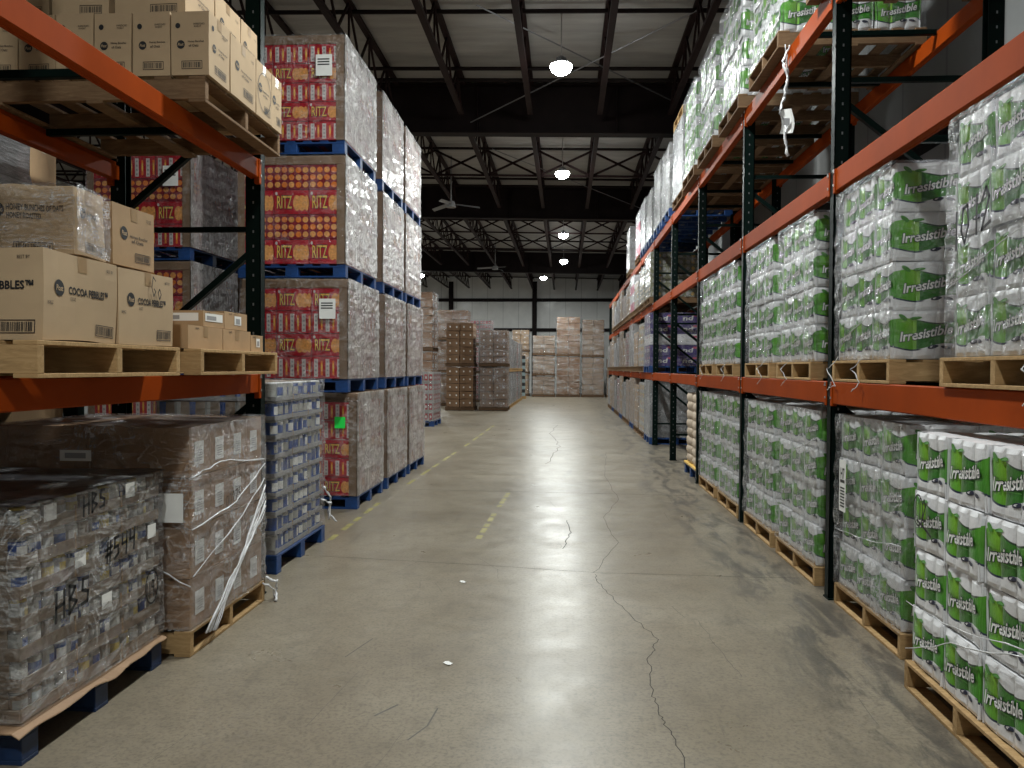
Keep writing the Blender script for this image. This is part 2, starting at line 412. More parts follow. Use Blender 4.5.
STROKES = {'H': [[(0, 0), (.05, 1)], [(.6, 0), (.62, 1)], [(0, .5), (.62, .52)]], 'B': [[(.05, 0), (.05, 1), (.5, .85), (.1, .52), (.6, .3), (.05, 0)]],
           'S': [[(.6, .9), (.15, .95), (.1, .55), (.55, .4), (.5, .05), (0, .05)]], '#': [[(.2, 0), (.3, 1)], [(.5, 0), (.6, 1)], [(0, .35), (.75, .4)], [(.05, .65), (.8, .7)]],
           '5': [[(.6, 1), (.15, 1), (.1, .55), (.5, .55), (.55, .15), (.05, .0)]], '4': [[(.1, 1), (.05, .5), (.6, .52)], [(.6, 1), (.5, -.1)]],
           '1': [[(.3, 1), (.3, 0)]], '9': [[(.55, .6), (.1, .6), (.15, 1), (.55, .95), (.5, 0)]], '0': [[(.3, 0), (0, .4), (.15, .95), (.5, .95), (.6, .4), (.3, 0)]],
           '2': [[(0, .75), (.3, 1), (.55, .7), (0, 0), (.65, .05)]], '7': [[(0, .95), (.6, 1), (.2, 0)]], 'o': [[(.3, .55), (.05, .3), (.3, 0), (.55, .3), (.3, .55)]], 'G': [[(.6, .85), (.2, 1), (0, .4), (.3, 0), (.6, .3), (.35, .4)]],
           'a': [[(.5, .6), (.1, .5), (.1, .1), (.5, .1)], [(.5, .65), (.55, 0)]], '/': [[(.5, 1), (.05, 0)]], 'l': [[(.3, 1), (.3, 0)]]}
def put_hand(mb, fm, body, u, v, h, mat='ink', w=.009, off=.003, slope=0.0, asp=.62):
    x = 0
    for ch in body:
        for st in STROKES.get(ch, []):
            put_line(mb, fm, [(u + x + a * h * asp, v + b * h + (x + a * h * asp) * slope) for a, b in st], w, mat, off)
        x += h * asp * (.95 if ch not in '1l' else .7)
def fmap(face, w, d):
    if face == '-y': return lambda u, v, o: (-w / 2 + u, -d / 2 - o, v)
    if face == '+x': return lambda u, v, o: (w / 2 + o, -d / 2 + u, v)
    if face == '-x': return lambda u, v, o: (-w / 2 - o, d / 2 - u, v)

# ================================================================== building shell
X0, X1, YB, YF = -16.0, 3.72, -6.0, 50.0
ROOF = 7.33
b = MB(); b.grid(lambda u, v: (X0 + (X1 - X0) * u, YB + (YF - YB) * v, 0), 4, 8, 'concrete')
fl = lambda u, v, o: (u, v, o)
rnd = random.Random(5)
def wander(pts, amp=.012, sub=7):
    out = []
    for a, c in zip(pts[:-1], pts[1:]):
        for k in range(sub):
            t = k / sub; out.append((a[0] + (c[0] - a[0]) * t + rnd.uniform(-amp, amp), a[1] + (c[1] - a[1]) * t + rnd.uniform(-amp, amp)))
    out.append(pts[-1]); return out
def crack(pts, w, amp=.02, mat='crack', sub=7): put_line(b, fl, wander(pts, amp, sub), w, mat, .0008)
crack([(-2.06, 6.44), (-.68, 6.27), (.28, 6.11), (1.43, 6.09), (1.9, 6.1)], .005, .006)
crack([(.24, 6.07), (.27, 5.77), (.41, 5.18), (.56, 4.62), (.47, 4.3), (.44, 3.89), (.45, 3.61), (.48, 3.42), (.50, 3.0), (.62, 2.4)], .0045, .012, 'crack', 8)
crack([(.24, 6.1), (.5, 7.2), (.42, 8.4), (.66, 9.6), (.6, 12), (.8, 15)], .004, .02)
crack([(.0, 6.9), (.06, 7.6), (.03, 8.2)], .007, .012)
crack([(-2.2, 10.1), (1.8, 9.95)], .010, .006); crack([(-2.4, 17.6), (1.9, 17.5)], .014, .01); crack([(-.3, 13), (-.1, 16), (-.35, 19), (-.2, 22)], .010, .04)
crack([(.85, 5.0), (.9, 4.4), (.93, 4.1)], .003, .01, 'skid')
crack([(-.66, 3.28), (-.60, 3.42), (-.585, 3.6)], .008, .002, 'skid', 1); crack([(-.86, 3.5), (-.78, 3.62)], .012, .002, 'skid', 1); crack([(-1.2, 4.2), (-1.12, 4.5)], .007, .002, 'skid', 1)
for _ in range(20):      # short dark drag marks
    x = rnd.uniform(-1.7, 1.6); y = rnd.uniform(2.2, 14); a = rnd.uniform(-.5, .35); L = rnd.uniform(.1, .7)
    crack([(x, y), (x + math.sin(a) * L, y + math.cos(a) * L)], rnd.uniform(.0015, .0035), .004, 'skid', 4)
for p in ([(-2.16, 7.0), (-2.18, 9.2)], [(-2.14, 10.4), (-2.05, 15.0)], [(-2.03, 15.6), (-1.96, 22)], [(-.80, 7.2), (-.76, 8.6)], [(-.75, 8.9), (-.71, 10.0)]):
    for k in range(5):
        t0, t1 = k / 5 + .03, (k + .62 + .2 * (k % 2)) / 5
        (xa, ya), (xb, yb) = p; f = lambda t: (xa + (xb - xa) * t, ya + (yb - ya) * t)
        put_line(b, fl, [f(t0), f(t1)], .055, 'yellow_tape', .0006)
struct('floor', b)
for (x, y, lab) in ((-.62, 4.15, 'small white paper scrap on open concrete level with the brown wrapped load'), (-.75, 5.75, 'white paper scrap beside the cross crack in the concrete'), (-.42, 10.6, 'crumpled white litter scrap on the aisle floor by the yellow dashes')):
    b = MB(); b.grid(lambda u, v: (u * .05 - .025, v * .035 - .017, .002 + .006 * math.sin(u * 5 + v * 3) ** 2), 4, 3, 'white_label')
    T(O('paper_scrap', b.mesh('paper_scrap'), None, (x, y, 0), 1.1 * x), lab, 'litter')

def rz(x): return ROOF - .02 * (x + 0)        # roof falls gently to the right
b = MB(); b.box(X0, YB, 0, X0 + .1, YF, 8, 'wall_side'); struct('wall_left', b)
b = MB(); b.box(X1, YB, 0, X1 + .1, YF, 8, 'wall_side'); struct('wall_right', b)
b = MB(); b.box(X0, YF, 0, X1, YF + .1, 8, 'wall_back'); struct('wall_back', b)
b = MB(); b.box(X0, YB - .1, 0, X1, YB, 8, 'wall_back'); struct('wall_front', b)
b = MB(); b.grid(lambda u, v: (X0 + (X1 - X0) * u, YB + (YF - YB) * v, rz(X0 + (X1 - X0) * u)), 2, 8, 'roof_liner')
b.grid(lambda u, v: (X0 + (X1 - X0) * (1 - u), YB + (YF - YB) * v, rz(X0 + (X1 - X0) * (1 - u)) + .1), 2, 8, 'roof_liner'); struct('ceiling', b)
def st_part(name, b): o = struct(name, b); return o
n = 1
for z in (3.95, 5.85):                       # wall girts on the back wall
    b = MB(); b.box(X0 + .1, YF - .18, z, X1, YF, z + .2, 'steel_dark'); st_part('trim_%d' % n, b); n += 1
for x in (-14.6, -9.8, -7.3, -1.95):
    b = MB(); b.box(x - .16, YF - .4, 0, x - .14 + .28, YF - .38, 7.1, 'steel_dark'); b.box(x - .02, YF - .38, 0, x + .02, YF - .2, 7.1, 'steel_dark'); st_part('trim_%d' % n, b); n += 1
b = MB(); b.box(X1 - .16, YB, 3.86, X1, YF, 4.16, 'steel_dark'); b.box(X1 - .16, YB, 5.85, X1, YF, 6.05, 'steel_dark'); b.box(X1 - .16, YB, 2.0, X1, YF, 2.2, 'steel_dark'); st_part('trim_%d' % n, b); n += 1
RAFT = (-3.0, 15.9, 24.9, 39.0)
for y in RAFT:                               # deep steel roof beams, tapered I section
    b = MB()
    for (za, zb, hw) in ((-1.02, -.98, .14), (-.06, -.02, .14)):
        b.add([(x, y + dy, rz(x) + z) for x in (X0 + .1, X1) for dy in (-hw, hw) for z in (za, zb)],
              [(0, 2, 3, 1), (4, 5, 7, 6), (0, 4, 6, 2), (1, 3, 7, 5), (0, 1, 5, 4), (2, 6, 7, 3)], 'steel_dark')
    b.add([(x, y + dy, rz(x) + z) for x in (X0 + .1, X1) for dy in (-.012, .012) for z in (-.98, -.06)],
          [(0, 2, 3, 1), (4, 5, 7, 6), (0, 4, 6, 2), (1, 3, 7, 5), (0, 1, 5, 4), (2, 6, 7, 3)], 'steel_dark')
    for x in (-13, -10.2, -7.4, -4.6, -1.8, 1.0): b.box(x - .012, y - .13, rz(x) - .97, x + .012, y + .13, rz(x) - .07, 'steel_dark')
    b.box(3.3, y - .13, 0, 3.34, y + .13, 6.4, 'steel_dark'); b.box(3.5, y - .13, 0, 3.54, y + .13, 6.4, 'steel_dark'); b.box(3.34, y - .012, 0, 3.5, y + .012, 6.4, 'steel_dark')
    st_part('trim_%d' % n, b); n += 1
spans = [(-6, -3.2), (-2.8, 15.7), (16.1, 24.7), (25.1, 38.8), (39.2, 50)]
JX = [-.72 + 1.36 * k for k in range(-10, 4)]
for jx in JX:                                # open-web joists, chords and zig-zag web
    b = MB(); zt = rz(jx) - .06; zb = zt - .68
    for (ya, yb) in spans:
        b.obox((jx, ya, zt), (jx, yb, zt), .10, .06, 'joist_paint'); b.obox((jx, ya + .3, zb), (jx, yb - .3, zb), .10, .06, 'joist_paint')
        k = max(1, round((yb - ya - .6) / 1.3)); st = (yb - ya - .6) / k
        for i in range(k):
            y = ya + .3 + i * st
            b.obox((jx, y, zb), (jx, y + st / 2, zt), .035, .035, 'joist_paint'); b.obox((jx, y + st / 2, zt), (jx, y + st, zb), .035, .035, 'joist_paint')
            b.obox((jx, y + st / 2, zb), (jx, y + st / 2, zt), .03, .03, 'joist_paint')
    st_part('trim_%d' % n, b); n += 1
for (y, dz) in ((12.4, .12), (14.55, .2), (14.85, .3), (20.2, .1), (23.0, .2), (23.9, .2), (30, .1), (34.5, .15), (37, .2), (44.5, .2), (48, .2), (9.2, .12), (6, .12)):
    b = MB(); b.tube([(X0 + .1, y, rz(X0) - dz), (X1, y, rz(X1) - dz)], .035, 'steel_dark', 6); st_part('trim_%d' % n, b); n += 1
for y in (20.4, 29.0, 33.0):                 # X bridging between the joists
    b = MB()
    for a, c in zip(JX[:-1], JX[1:]):
        for (za, zb) in ((-.1, -.74), (-.74, -.1)): b.obox((a, y, rz(a) + za), (c, y, rz(c) + zb), .05, .05, 'joist_paint')
        b.obox((a, y, rz(a) - .74), (c, y, rz(c) - .74), .05, .05, 'joist_paint')
    st_part('trim_%d' % n, b); n += 1
for (p, q) in (((-1.94, 15.75, 6.55), (2.3, 12.1, 7.2)), ((-1.4, 12.1, 7.2), (2.1, 15.75, 6.9)), ((2.6, 24.7, 6.5), (-1.9, 20, 7.2)), ((3.3, 24.5, 5.8), (2.2, 15.9, 6.3))):
    b = MB(); b.tube([p, q], .012, 'lamp_grey', 5); st_part('trim_%d' % n, b); n += 1

# ------------------------------------------------------------------ high-bay lamps and fans
def lamp(i, x, y, lab):
    t = thing('high_bay_lamp', lab, 'ceiling lamp', (x, y, LAMP_Z), 0, None)
    b = MB(); b.cyl(0, 0, .03, .07, .172, 'lamp_grey', 20, .09); b.cyl(0, 0, .07, .17, .07, 'lamp_grey', 16, .05)
    for k in range(12):
        a = k * PI / 6; b.obox((.04 * math.cos(a), .04 * math.sin(a), .12), (.085 * math.cos(a), .085 * math.sin(a), .12), .006, .06, 'lamp_grey')
    O('lamp_housing', b.mesh('lamp_housing'), t)
    b = MB()
    for (za, zb, ra, rb) in ((-.12, -.10, .05, .10), (-.10, -.06, .10, .15), (-.06, 0, .15, .18), (0, .035, .18, .172)): b.cyl(0, 0, za, zb, ra, 'lamp_glow', 20, rb, False)
    b.cyl(0, 0, -.121, -.12, .05, 'lamp_glow', 20)
    O('lamp_lens', b.mesh('lamp_lens'), t)
    b = MB(); b.tube([(0, 0, .2), (0, 0, rz(x) - LAMP_Z)], .008, 'zinc', 5); O('hanging_cord', b.mesh('hanging_cord'), t)
    ld = bpy.data.lights.new('lamp_light', 'AREA'); ld.shape = 'DISK'; ld.size = .34; ld.energy = LAMP_W; ld.color = (.95, 1, .97)
    l = O('lamp_light', ld, t, (0, 0, -.135))
LL = {2: 'bright round high-bay lamp in the first bay before the deep roof beam', 3: 'glowing high-bay lamp between the first and second deep roof beams', 4: 'small glowing high-bay lamp seen just past the second deep roof beam',
      5: 'small glowing high-bay lamp, the last before the third deep roof beam', 6: 'tiny glowing high-bay lamp in the last bay before the white end wall', 10: 'tiny lamp beside the tall wrapped cracker stacks over the next aisle'}
for i, (x, y) in enumerate(LAMPS):
    lamp(i, x, y, LL.get(i, 'high-bay lamp over the %s aisle, %s row' % ('main' if x > -2 else 'neighbouring', ['first', 'second', 'third', 'fourth', 'fifth', 'sixth', 'seventh', 'first', 'second', 'third', 'fourth'][i])))
for (x, y, a, lab) in ((-3.15, 21.3, .3, 'three-bladed grey ceiling fan below the roof beam, the larger one seen'), (-3.15, 34.8, 1.2, 'three-bladed grey ceiling fan deeper in the hall, seen small')):
    t = thing('ceiling_fan', lab, 'fan', (x, y, 6.05), a)
    b = MB(); b.tube([(0, 0, .1), (0, 0, rz(x) - 6.05)], .02, 'fan_grey', 8); O('downrod', b.mesh('downrod'), t)
    b = MB(); b.cyl(0, 0, -.06, .1, .14, 'fan_grey', 16, .10); O('fan_motor', b.mesh('fan_motor'), t)
    for k in range(3):
        an = k * 2 * PI / 3; b = MB(); c, s_ = math.cos(an), math.sin(an)
        fn = lambda u, v: ((.12 + u * .68) * c - (v - .5) * (.12 - .03 * u) * s_, (.12 + u * .68) * s_ + (v - .5) * (.12 - .03 * u) * c, .02 - .05 * u + (v - .5) * .05)
        b.grid(fn, 5, 2, 'fan_grey'); b.grid(lambda u, v: (fn(u, 1 - v)[0], fn(u, 1 - v)[1], fn(u, 1 - v)[2] + .012), 5, 2, 'fan_grey')
        O('fan_blade', b.mesh('fan_blade'), t)

# ================================================================== racks
def post_mesh(h):
    def f():
        b = MB(); b.box(-.04, -.04, 0, .065, -.034, h, 'green_paint'); b.box(-.04, .034, 0, .065, .04, h, 'green_paint'); b.box(-.04, -.04, 0, -.034, .04, h, 'green_paint')
        b.box(.055, -.04, 0, .065, -.030, h, 'green_paint'); b.box(-.045, -.055, 0, .08, .055, .01, 'green_paint')
        z = .12
        while z < h - .05:
            for (x0, y) in ((.01, -.0405), (.01, .0405)): b.box(x0 - .005, y - .0005, z, x0 + .005, y + .0005, z + .018, 'lamp_grey')
            for y in (-.02, .02): b.box(-.0412, y - .005, z, -.0402, y + .005, z + .02, 'ink')
            z += .1
        return b.mesh('upright_post')
    return cached(('post', h), f)
def beam_mesh(L, h):
    def f():
        b = MB(); b.box(0, 0, -h, .045, L, 0, 'orange_paint', .006); b.box(.045, 0, -h, .065, L, -.035, 'orange_paint', .003)
        return b.mesh('load_beam')
    return cached(('beam', L, h), f)
def conn_mesh():
    def f():
        b = MB(); b.box(-.008, 0, -.17, .03, .035, -.001, 'orange_paint', .004); b.cyl(-.01, .018, -.03, -.02, .01, 'zinc', 8); b.box(-.014, .008, -.12, -.006, .022, -.105, 'zinc')
        b.box(-.014, .008, -.02, -.006, .022, -.005, 'zinc')
        return b.mesh('beam_connector')
    return cached('conn', f)
def rack(label, sx, xf, xr, ys, zs, top, hb, group=None, bars=(), skip=()):
    """sx=+1: front at small X (right rack); -1: front at larger X (left rack)"""
    t = thing('pallet_rack', label, 'pallet rack', (xf, ys[0], 0), 0, group)
    y0 = ys[0]; D = abs(xr - xf)
    for y in ys:
        a = O('upright_post', post_mesh(top), t, (sx * .04, y - y0, 0), 0 if sx > 0 else PI)
        c = O('upright_post', post_mesh(top), t, (sx * (D - .04), y - y0, 0), PI if sx > 0 else 0)
        b = MB()
        zz = .45
        while zz < top:
            b.obox((sx * .07, y - y0, zz), (sx * (D - .07), y - y0, zz), .035, .035, 'green_paint')
            if zz + .95 < top: b.obox((sx * (D - .07), y - y0, zz + .12), (sx * .07, y - y0, zz + .90), .04, .04, 'green_paint')
            zz += 1.05
        O('frame_brace', b.mesh('frame_brace'), t)
    for i in range(len(ys) - 1):
        L = ys[i + 1] - ys[i] - .08
        for z in zs:
            if (i, z) in skip: continue
            for fx, flip in ((0, 0), (sx * D, 1)):
                xx = fx if not flip else fx
                o = O('load_beam', beam_mesh(round(L, 3), hb), t, (xx - (0 if (sx > 0) != bool(flip) else 0), ys[i] - y0 + .04, z))
                if (sx < 0) != bool(flip): o.rotation_euler = (0, 0, PI); o.location.y += L
                for yy in (.0, L - .035):
                    cc = O('beam_connector', conn_mesh(), o, (0, yy, 0))
    for (y, z) in bars:
        b = MB(); b.box(min(0, sx * D) + .07, -.02, -.05, max(0, sx * D) - .07, .02, -.01, 'green_paint', .003); O('support_bar', b.mesh('support_bar'), t, (0, y - y0, z))
    return t
RY = [2.84 + 2.74 * i for i in range(12)]
RY = [round(v, 3) for v in RY]
RZ = (1.52, 2.98, 4.28)
rack('long orange and dark green pallet rack along the side with the green paper packs', 1, 1.84, 2.95, [.10] + RY, RZ, 4.279, .155,
     bars=[(y0 + dy, z) for y0 in RY[:4] for dy in (.8, 1.9) for z in RZ])
LZ = (1.55, 3.02)
rack('orange and green pallet rack holding tan cereal cartons above wrapped cans', -1, -2.10, -3.17, [2.56 - 2.74, 2.56, 5.30], LZ, 4.9, .13, bars=[(3.6, 3.02), (4.5, 3.02), (3.3, 1.55), (4.4, 1.55)])
rack('second orange pallet rack back to back behind the cereal carton rack', -1, -3.42, -4.49, [2.56 - 2.74, 2.56, 5.30], LZ[:1], 2.6, .13)

# ================================================================== pallets
def wood_pallet(label, x, y, z, w=1.2, d=1.0, group=None, mat='wood', h=.14, rz_=0, parts=True):
    """x,y = centre; stringers run along X, their ends face the aisle"""
    t = thing('wooden_pallet', label, 'pallet', (x, y, z + (.002 if z else 0)), rz_, group)
    def board(): b = MB(); b.box(-.047, -d / 2, 0, .047, d / 2, .017, mat, .002); return b.mesh('deck_board')
    def stringer(): b = MB(); b.box(-w / 2, -.02, .017, w / 2, .02, h - .017, mat, .002); return b.mesh('stringer')
    bm_, sm = cached(('bd', d, mat), board), cached(('st', w, h, mat), stringer)
    for k in range(3): O('stringer', sm, t, (0, -d / 2 + .02 + k * (d / 2 - .02), 0))
    nt_ = 7
    for k in range(nt_): O('deck_board', bm_, t, (-w / 2 + .047 + k * (w - .094) / (nt_ - 1), 0, h - .017))
    for k in (0, 2, 4): O('bottom_board', bm_, t, (-w / 2 + .047 + k * (w - .094) / 4, 0, 0))
    return t
def block_pallet(label, x, y, z, w=1.2, d=1.0, group=None, mat='blue_paint', rz_=0, h=.145):
    t = thing('block_pallet', label, 'pallet', (x, y, z + (.001 if z else 0)), rz_, group)
    def blk(): b = MB(); b.box(-.07, -.05, .018, .07, .05, h - .036, mat, .003); return b.mesh('block')
    def bb(): b = MB(); b.box(-w / 2, -.05, 0, w / 2, .05, .018, mat, .002); return b.mesh('bottom_board')
    def ls(): b = MB(); b.box(-w / 2, -.05, h - .036, w / 2, .05, h - .018, mat, .002); return b.mesh('lead_board')
    def db(): b = MB(); b.box(-.047, -d / 2, h - .018, .047, d / 2, h, mat, .002); return b.mesh('deck_board')
    k1, k2, k3, k4 = (cached(('bl', mat), blk), cached(('bb', w, mat), bb), cached(('ls', w, mat), ls), cached(('db', d, mat, h), db))
    for yy in (-d / 2 + .05, 0, d / 2 - .05):
        O('bottom_board', k2, t, (0, yy, 0)); O('lead_board', k3, t, (0, yy, 0))
        for xx in (-w / 2 + .07, 0, w / 2 - .07): O('block', k1, t, (xx, yy, 0))
    for k in range(7): O('deck_board', k4, t, (-w / 2 + .047 + k * (w - .094) / 6, 0, 0))
    return t

# ================================================================== film shells
def film_shell(w, d, h, mat, seed, amp=.012, pad=.014, top=True, skirt=.0):
    """closed loop of film round a load, crumpled, with uv in metres"""
    b = MB(); W2, D2 = w / 2 + pad, d / 2 + pad; per = 2 * (w + d)
    def edge(t):
        s = t * 4; k = int(min(3, s)); f = s - k
        c = [(-W2, -D2), (W2, -D2), (W2, D2), (-W2, D2), (-W2, -D2)]
        x = c[k][0] + (c[k + 1][0] - c[k][0]) * f; y = c[k][1] + (c[k + 1][1] - c[k][1]) * f
        return x, y
    o = Vector((seed * 5.1, seed * 2.7, 0))
    def P(u, v):
        x, y = edge(u); z = -skirt + v * (h + skirt + .006)
        nx = (1 if x > W2 - 1e-4 else -1 if x < -W2 + 1e-4 else 0); ny = (1 if y > D2 - 1e-4 else -1 if y < -D2 + 1e-4 else 0)
        q = Vector((x * 3, y * 3, z * 9)) + o
        a = abs(noise.noise(q)) * 1.3 + abs(noise.noise(q * 3.1)) * .5
        a *= amp
        return (x + nx * a, y + ny * a, z)
    b.grid(P, 56, 26, mat, lambda u, v: (u * per, v * h))
    if top:
        zt = h + .008
        b.grid(lambda u, v: (-W2 + 2 * W2 * u, -D2 + 2 * D2 * v, zt + .012 * noise.noise(Vector((u * 6, v * 6, seed)))), 12, 12, mat, lambda u, v: (u * w, v * d))
    return b.mesh('stretch_wrap')
def film2(parent, w, d, h, near, aisle, sgn, seed, **k):
    """near face lightly wrapped, aisle face wrapped in more layers"""
    def f():
        sh = film_shell(w, d, h, near, seed, **k); sh.materials.append(M[aisle])
        for p in sh.polygons:
            if sgn * p.center.x > w / 2: p.material_index = 1
        return sh
    return O('stretch_wrap', cached(('film2', w, d, h, near, aisle, sgn, seed, tuple(sorted(k.items()))), f), parent)
def film(parent, w, d, h, mat, seed, **k):
    return O('stretch_wrap', cached(('film', w, d, h, mat, seed, tuple(sorted(k.items()))), lambda: film_shell(w, d, h, mat, seed, **k)), parent)
def rope(parent, pts, r=.008, seed=0, name='wrap_strand', taper=True):
    b = MB(); rr = random.Random(seed); P = []
    for a, c in zip(pts[:-1], pts[1:]):
        for k in range(5):
            t = k / 5; P.append([a[i] + (c[i] - a[i]) * t + rr.uniform(-.006, .006) for i in range(3)])
    P.append(list(pts[-1])); b.tube(P, r, 'film_rope', 5, [rr.uniform(.5, 1.4) for _ in P])
    return O(name, b.mesh(name, True), parent)

# ================================================================== green paper-roll packs
def pack_mesh(w, d, h, seed, sides=('-y', '-x')):
    b = MB(); rr = random.Random(seed); o = Vector((seed * 3.3, seed * 1.9, seed))
    def off(u, L, v):
        n_ = 3; a = abs(math.sin(PI * (u / L) * n_)) ** .55
        t = abs(math.sin(2 * PI * min(max(v, 0), h) / h)) ** .4
        e = min(1, min(u, L - u) / .03); ev = min(1, min(v, h - v) / .02 + .001) ** .5
        return -.016 + e * ev * (.010 * a + .009 * t * a)
    def face(f):
        L = w if f in ('-y', '+y') else d
        def g(u, v, of=0):
            q = off(u, L, v) * .62 + of
            dv = .010 * noise.noise(Vector((u * 6, v * 6, L)) + o)
            q += dv
            zz = v + .008 * noise.noise(Vector((u * 4, 3, L)) + o) * (1 if 0 < v < h else .5)
            if f == '-y': return (-w / 2 + u + 0, -d / 2 - q, zz)
            if f == '+y': return (w / 2 - u, d / 2 + q, zz)
            if f == '-x': return (-w / 2 - q, d / 2 - u, zz)
            if f == '+x': return (w / 2 + q, -d / 2 + u, zz)
        return g, L
    for f in ('-y', '-x', '+x', '+y'):
        g, L = face(f)
        fine = f in sides
        b.grid(lambda u, v: g(u * L, v * h), 24 if fine else 6, 14 if fine else 4, 'pack_print' if fine else 'plastic_white')
    b.grid(lambda u, v: (-w / 2 + .014 + (w - .028) * u, -d / 2 + .014 + (d - .028) * v, h - .001 + .006 * abs(math.sin(3 * PI * u)) * abs(math.sin(3 * PI * v)) - (.004 if u in (0, 1) or v in (0, 1) else 0)), 12, 12, 'plastic_white')
    for f in sides:
        g, L = face(f)
        fm = lambda u, v, o_: g(u, v, o_)
        s0 = .15
        put_text(b, fm, 'Irresistible', L * .51, h * .53, L * .76, h * .19, 'navy_print', .06, .15, .004, s0, ref=0.0)
        put_text(b, fm, 'Irresistible', L * .51, h * .53, L * .76, h * .19, 'white_label', .022, .15, .0055, s0)
        put_oval(b, fm, L * .62, h * .24, L * .085, h * .040, 'navy_print', .003, 12, .15)
        put_oval(b, fm, L * .80, h * .225, L * .07, h * .034, 'navy_print', .003, 12, -.2)
        put_oval(b, fm, L * .62, h * .245, L * .055, h * .018, 'plastic_white', .004, 12, .15)
        put_oval(b, fm, L * .17, h * .86, L * .075, h * .045, 'leaf_print', .003, 12, -.6)
        put_oval(b, fm, L * .36, h * .845, L * .09, h * .032, 'leaf_print', .003, 12, .1)
        put_rect(b, fm, L * .40, h * .40, L * .70, h * .412, 'leaf_print', .004, 4)
    return b.mesh('paper_roll_pack', False)
def paper_load(label, x0, y0, z, w, d, rows, rh, seed, film_mat='film_pack', group=None, lean=0.0, wrap=True, rzz=0.0, detail=True, tagl=True):
    """x0 = aisle face X, y0 = near face Y"""
    t = thing('wrapped_paper_load', label, 'pallet load', (x0 + w / 2, y0 + d / 2, z), rzz, group)
    nx, ny = 3, (3 if d > .93 else 2 if d < .7 else 3); pw, pd = w / nx, d / ny; rr = random.Random(seed)
    for r in range(rows):
        for i in range(nx):
            for j in range(ny):
                if i > 0 and j > 0 and r < rows - 1: continue
                sd = rr.randrange(4)
                me = cached(('pack', round(pw, 3), round(pd, 3), rh, sd), lambda: pack_mesh(pw - .004, pd - .004, rh - .004, sd))
                o = O('paper_roll_pack', me, t, (-w / 2 + pw * (i + .5) + lean * r * rh + rr.uniform(-.010, .006) + .012 * (r % 2), -d / 2 + pd * (j + .5) + rr.uniform(-.003, .003), r * rh + .002), rr.uniform(-.025, .025))
    H_ = rows * rh
    if wrap:
        film2(t, w, d, H_, 'film_clear', film_mat, -1, seed % 3, pad=.02, amp=.015)
    for k in range(1 if wrap else 2):       # rope-like creases of film over the aisle and near faces
        za = rr.uniform(.05, H_ * .6); zb = za + rr.uniform(.1, .5)
        rope(t, [(-w / 2 - .025, d / 2, za), (-w / 2 - .032, 0, (za + zb) / 2 + rr.uniform(-.05, .05)), (-w / 2 - .025, -d / 2 - .02, min(zb, H_))], .0028, seed + k)
    return t

RX = 1.87
P_ = lambda s: s
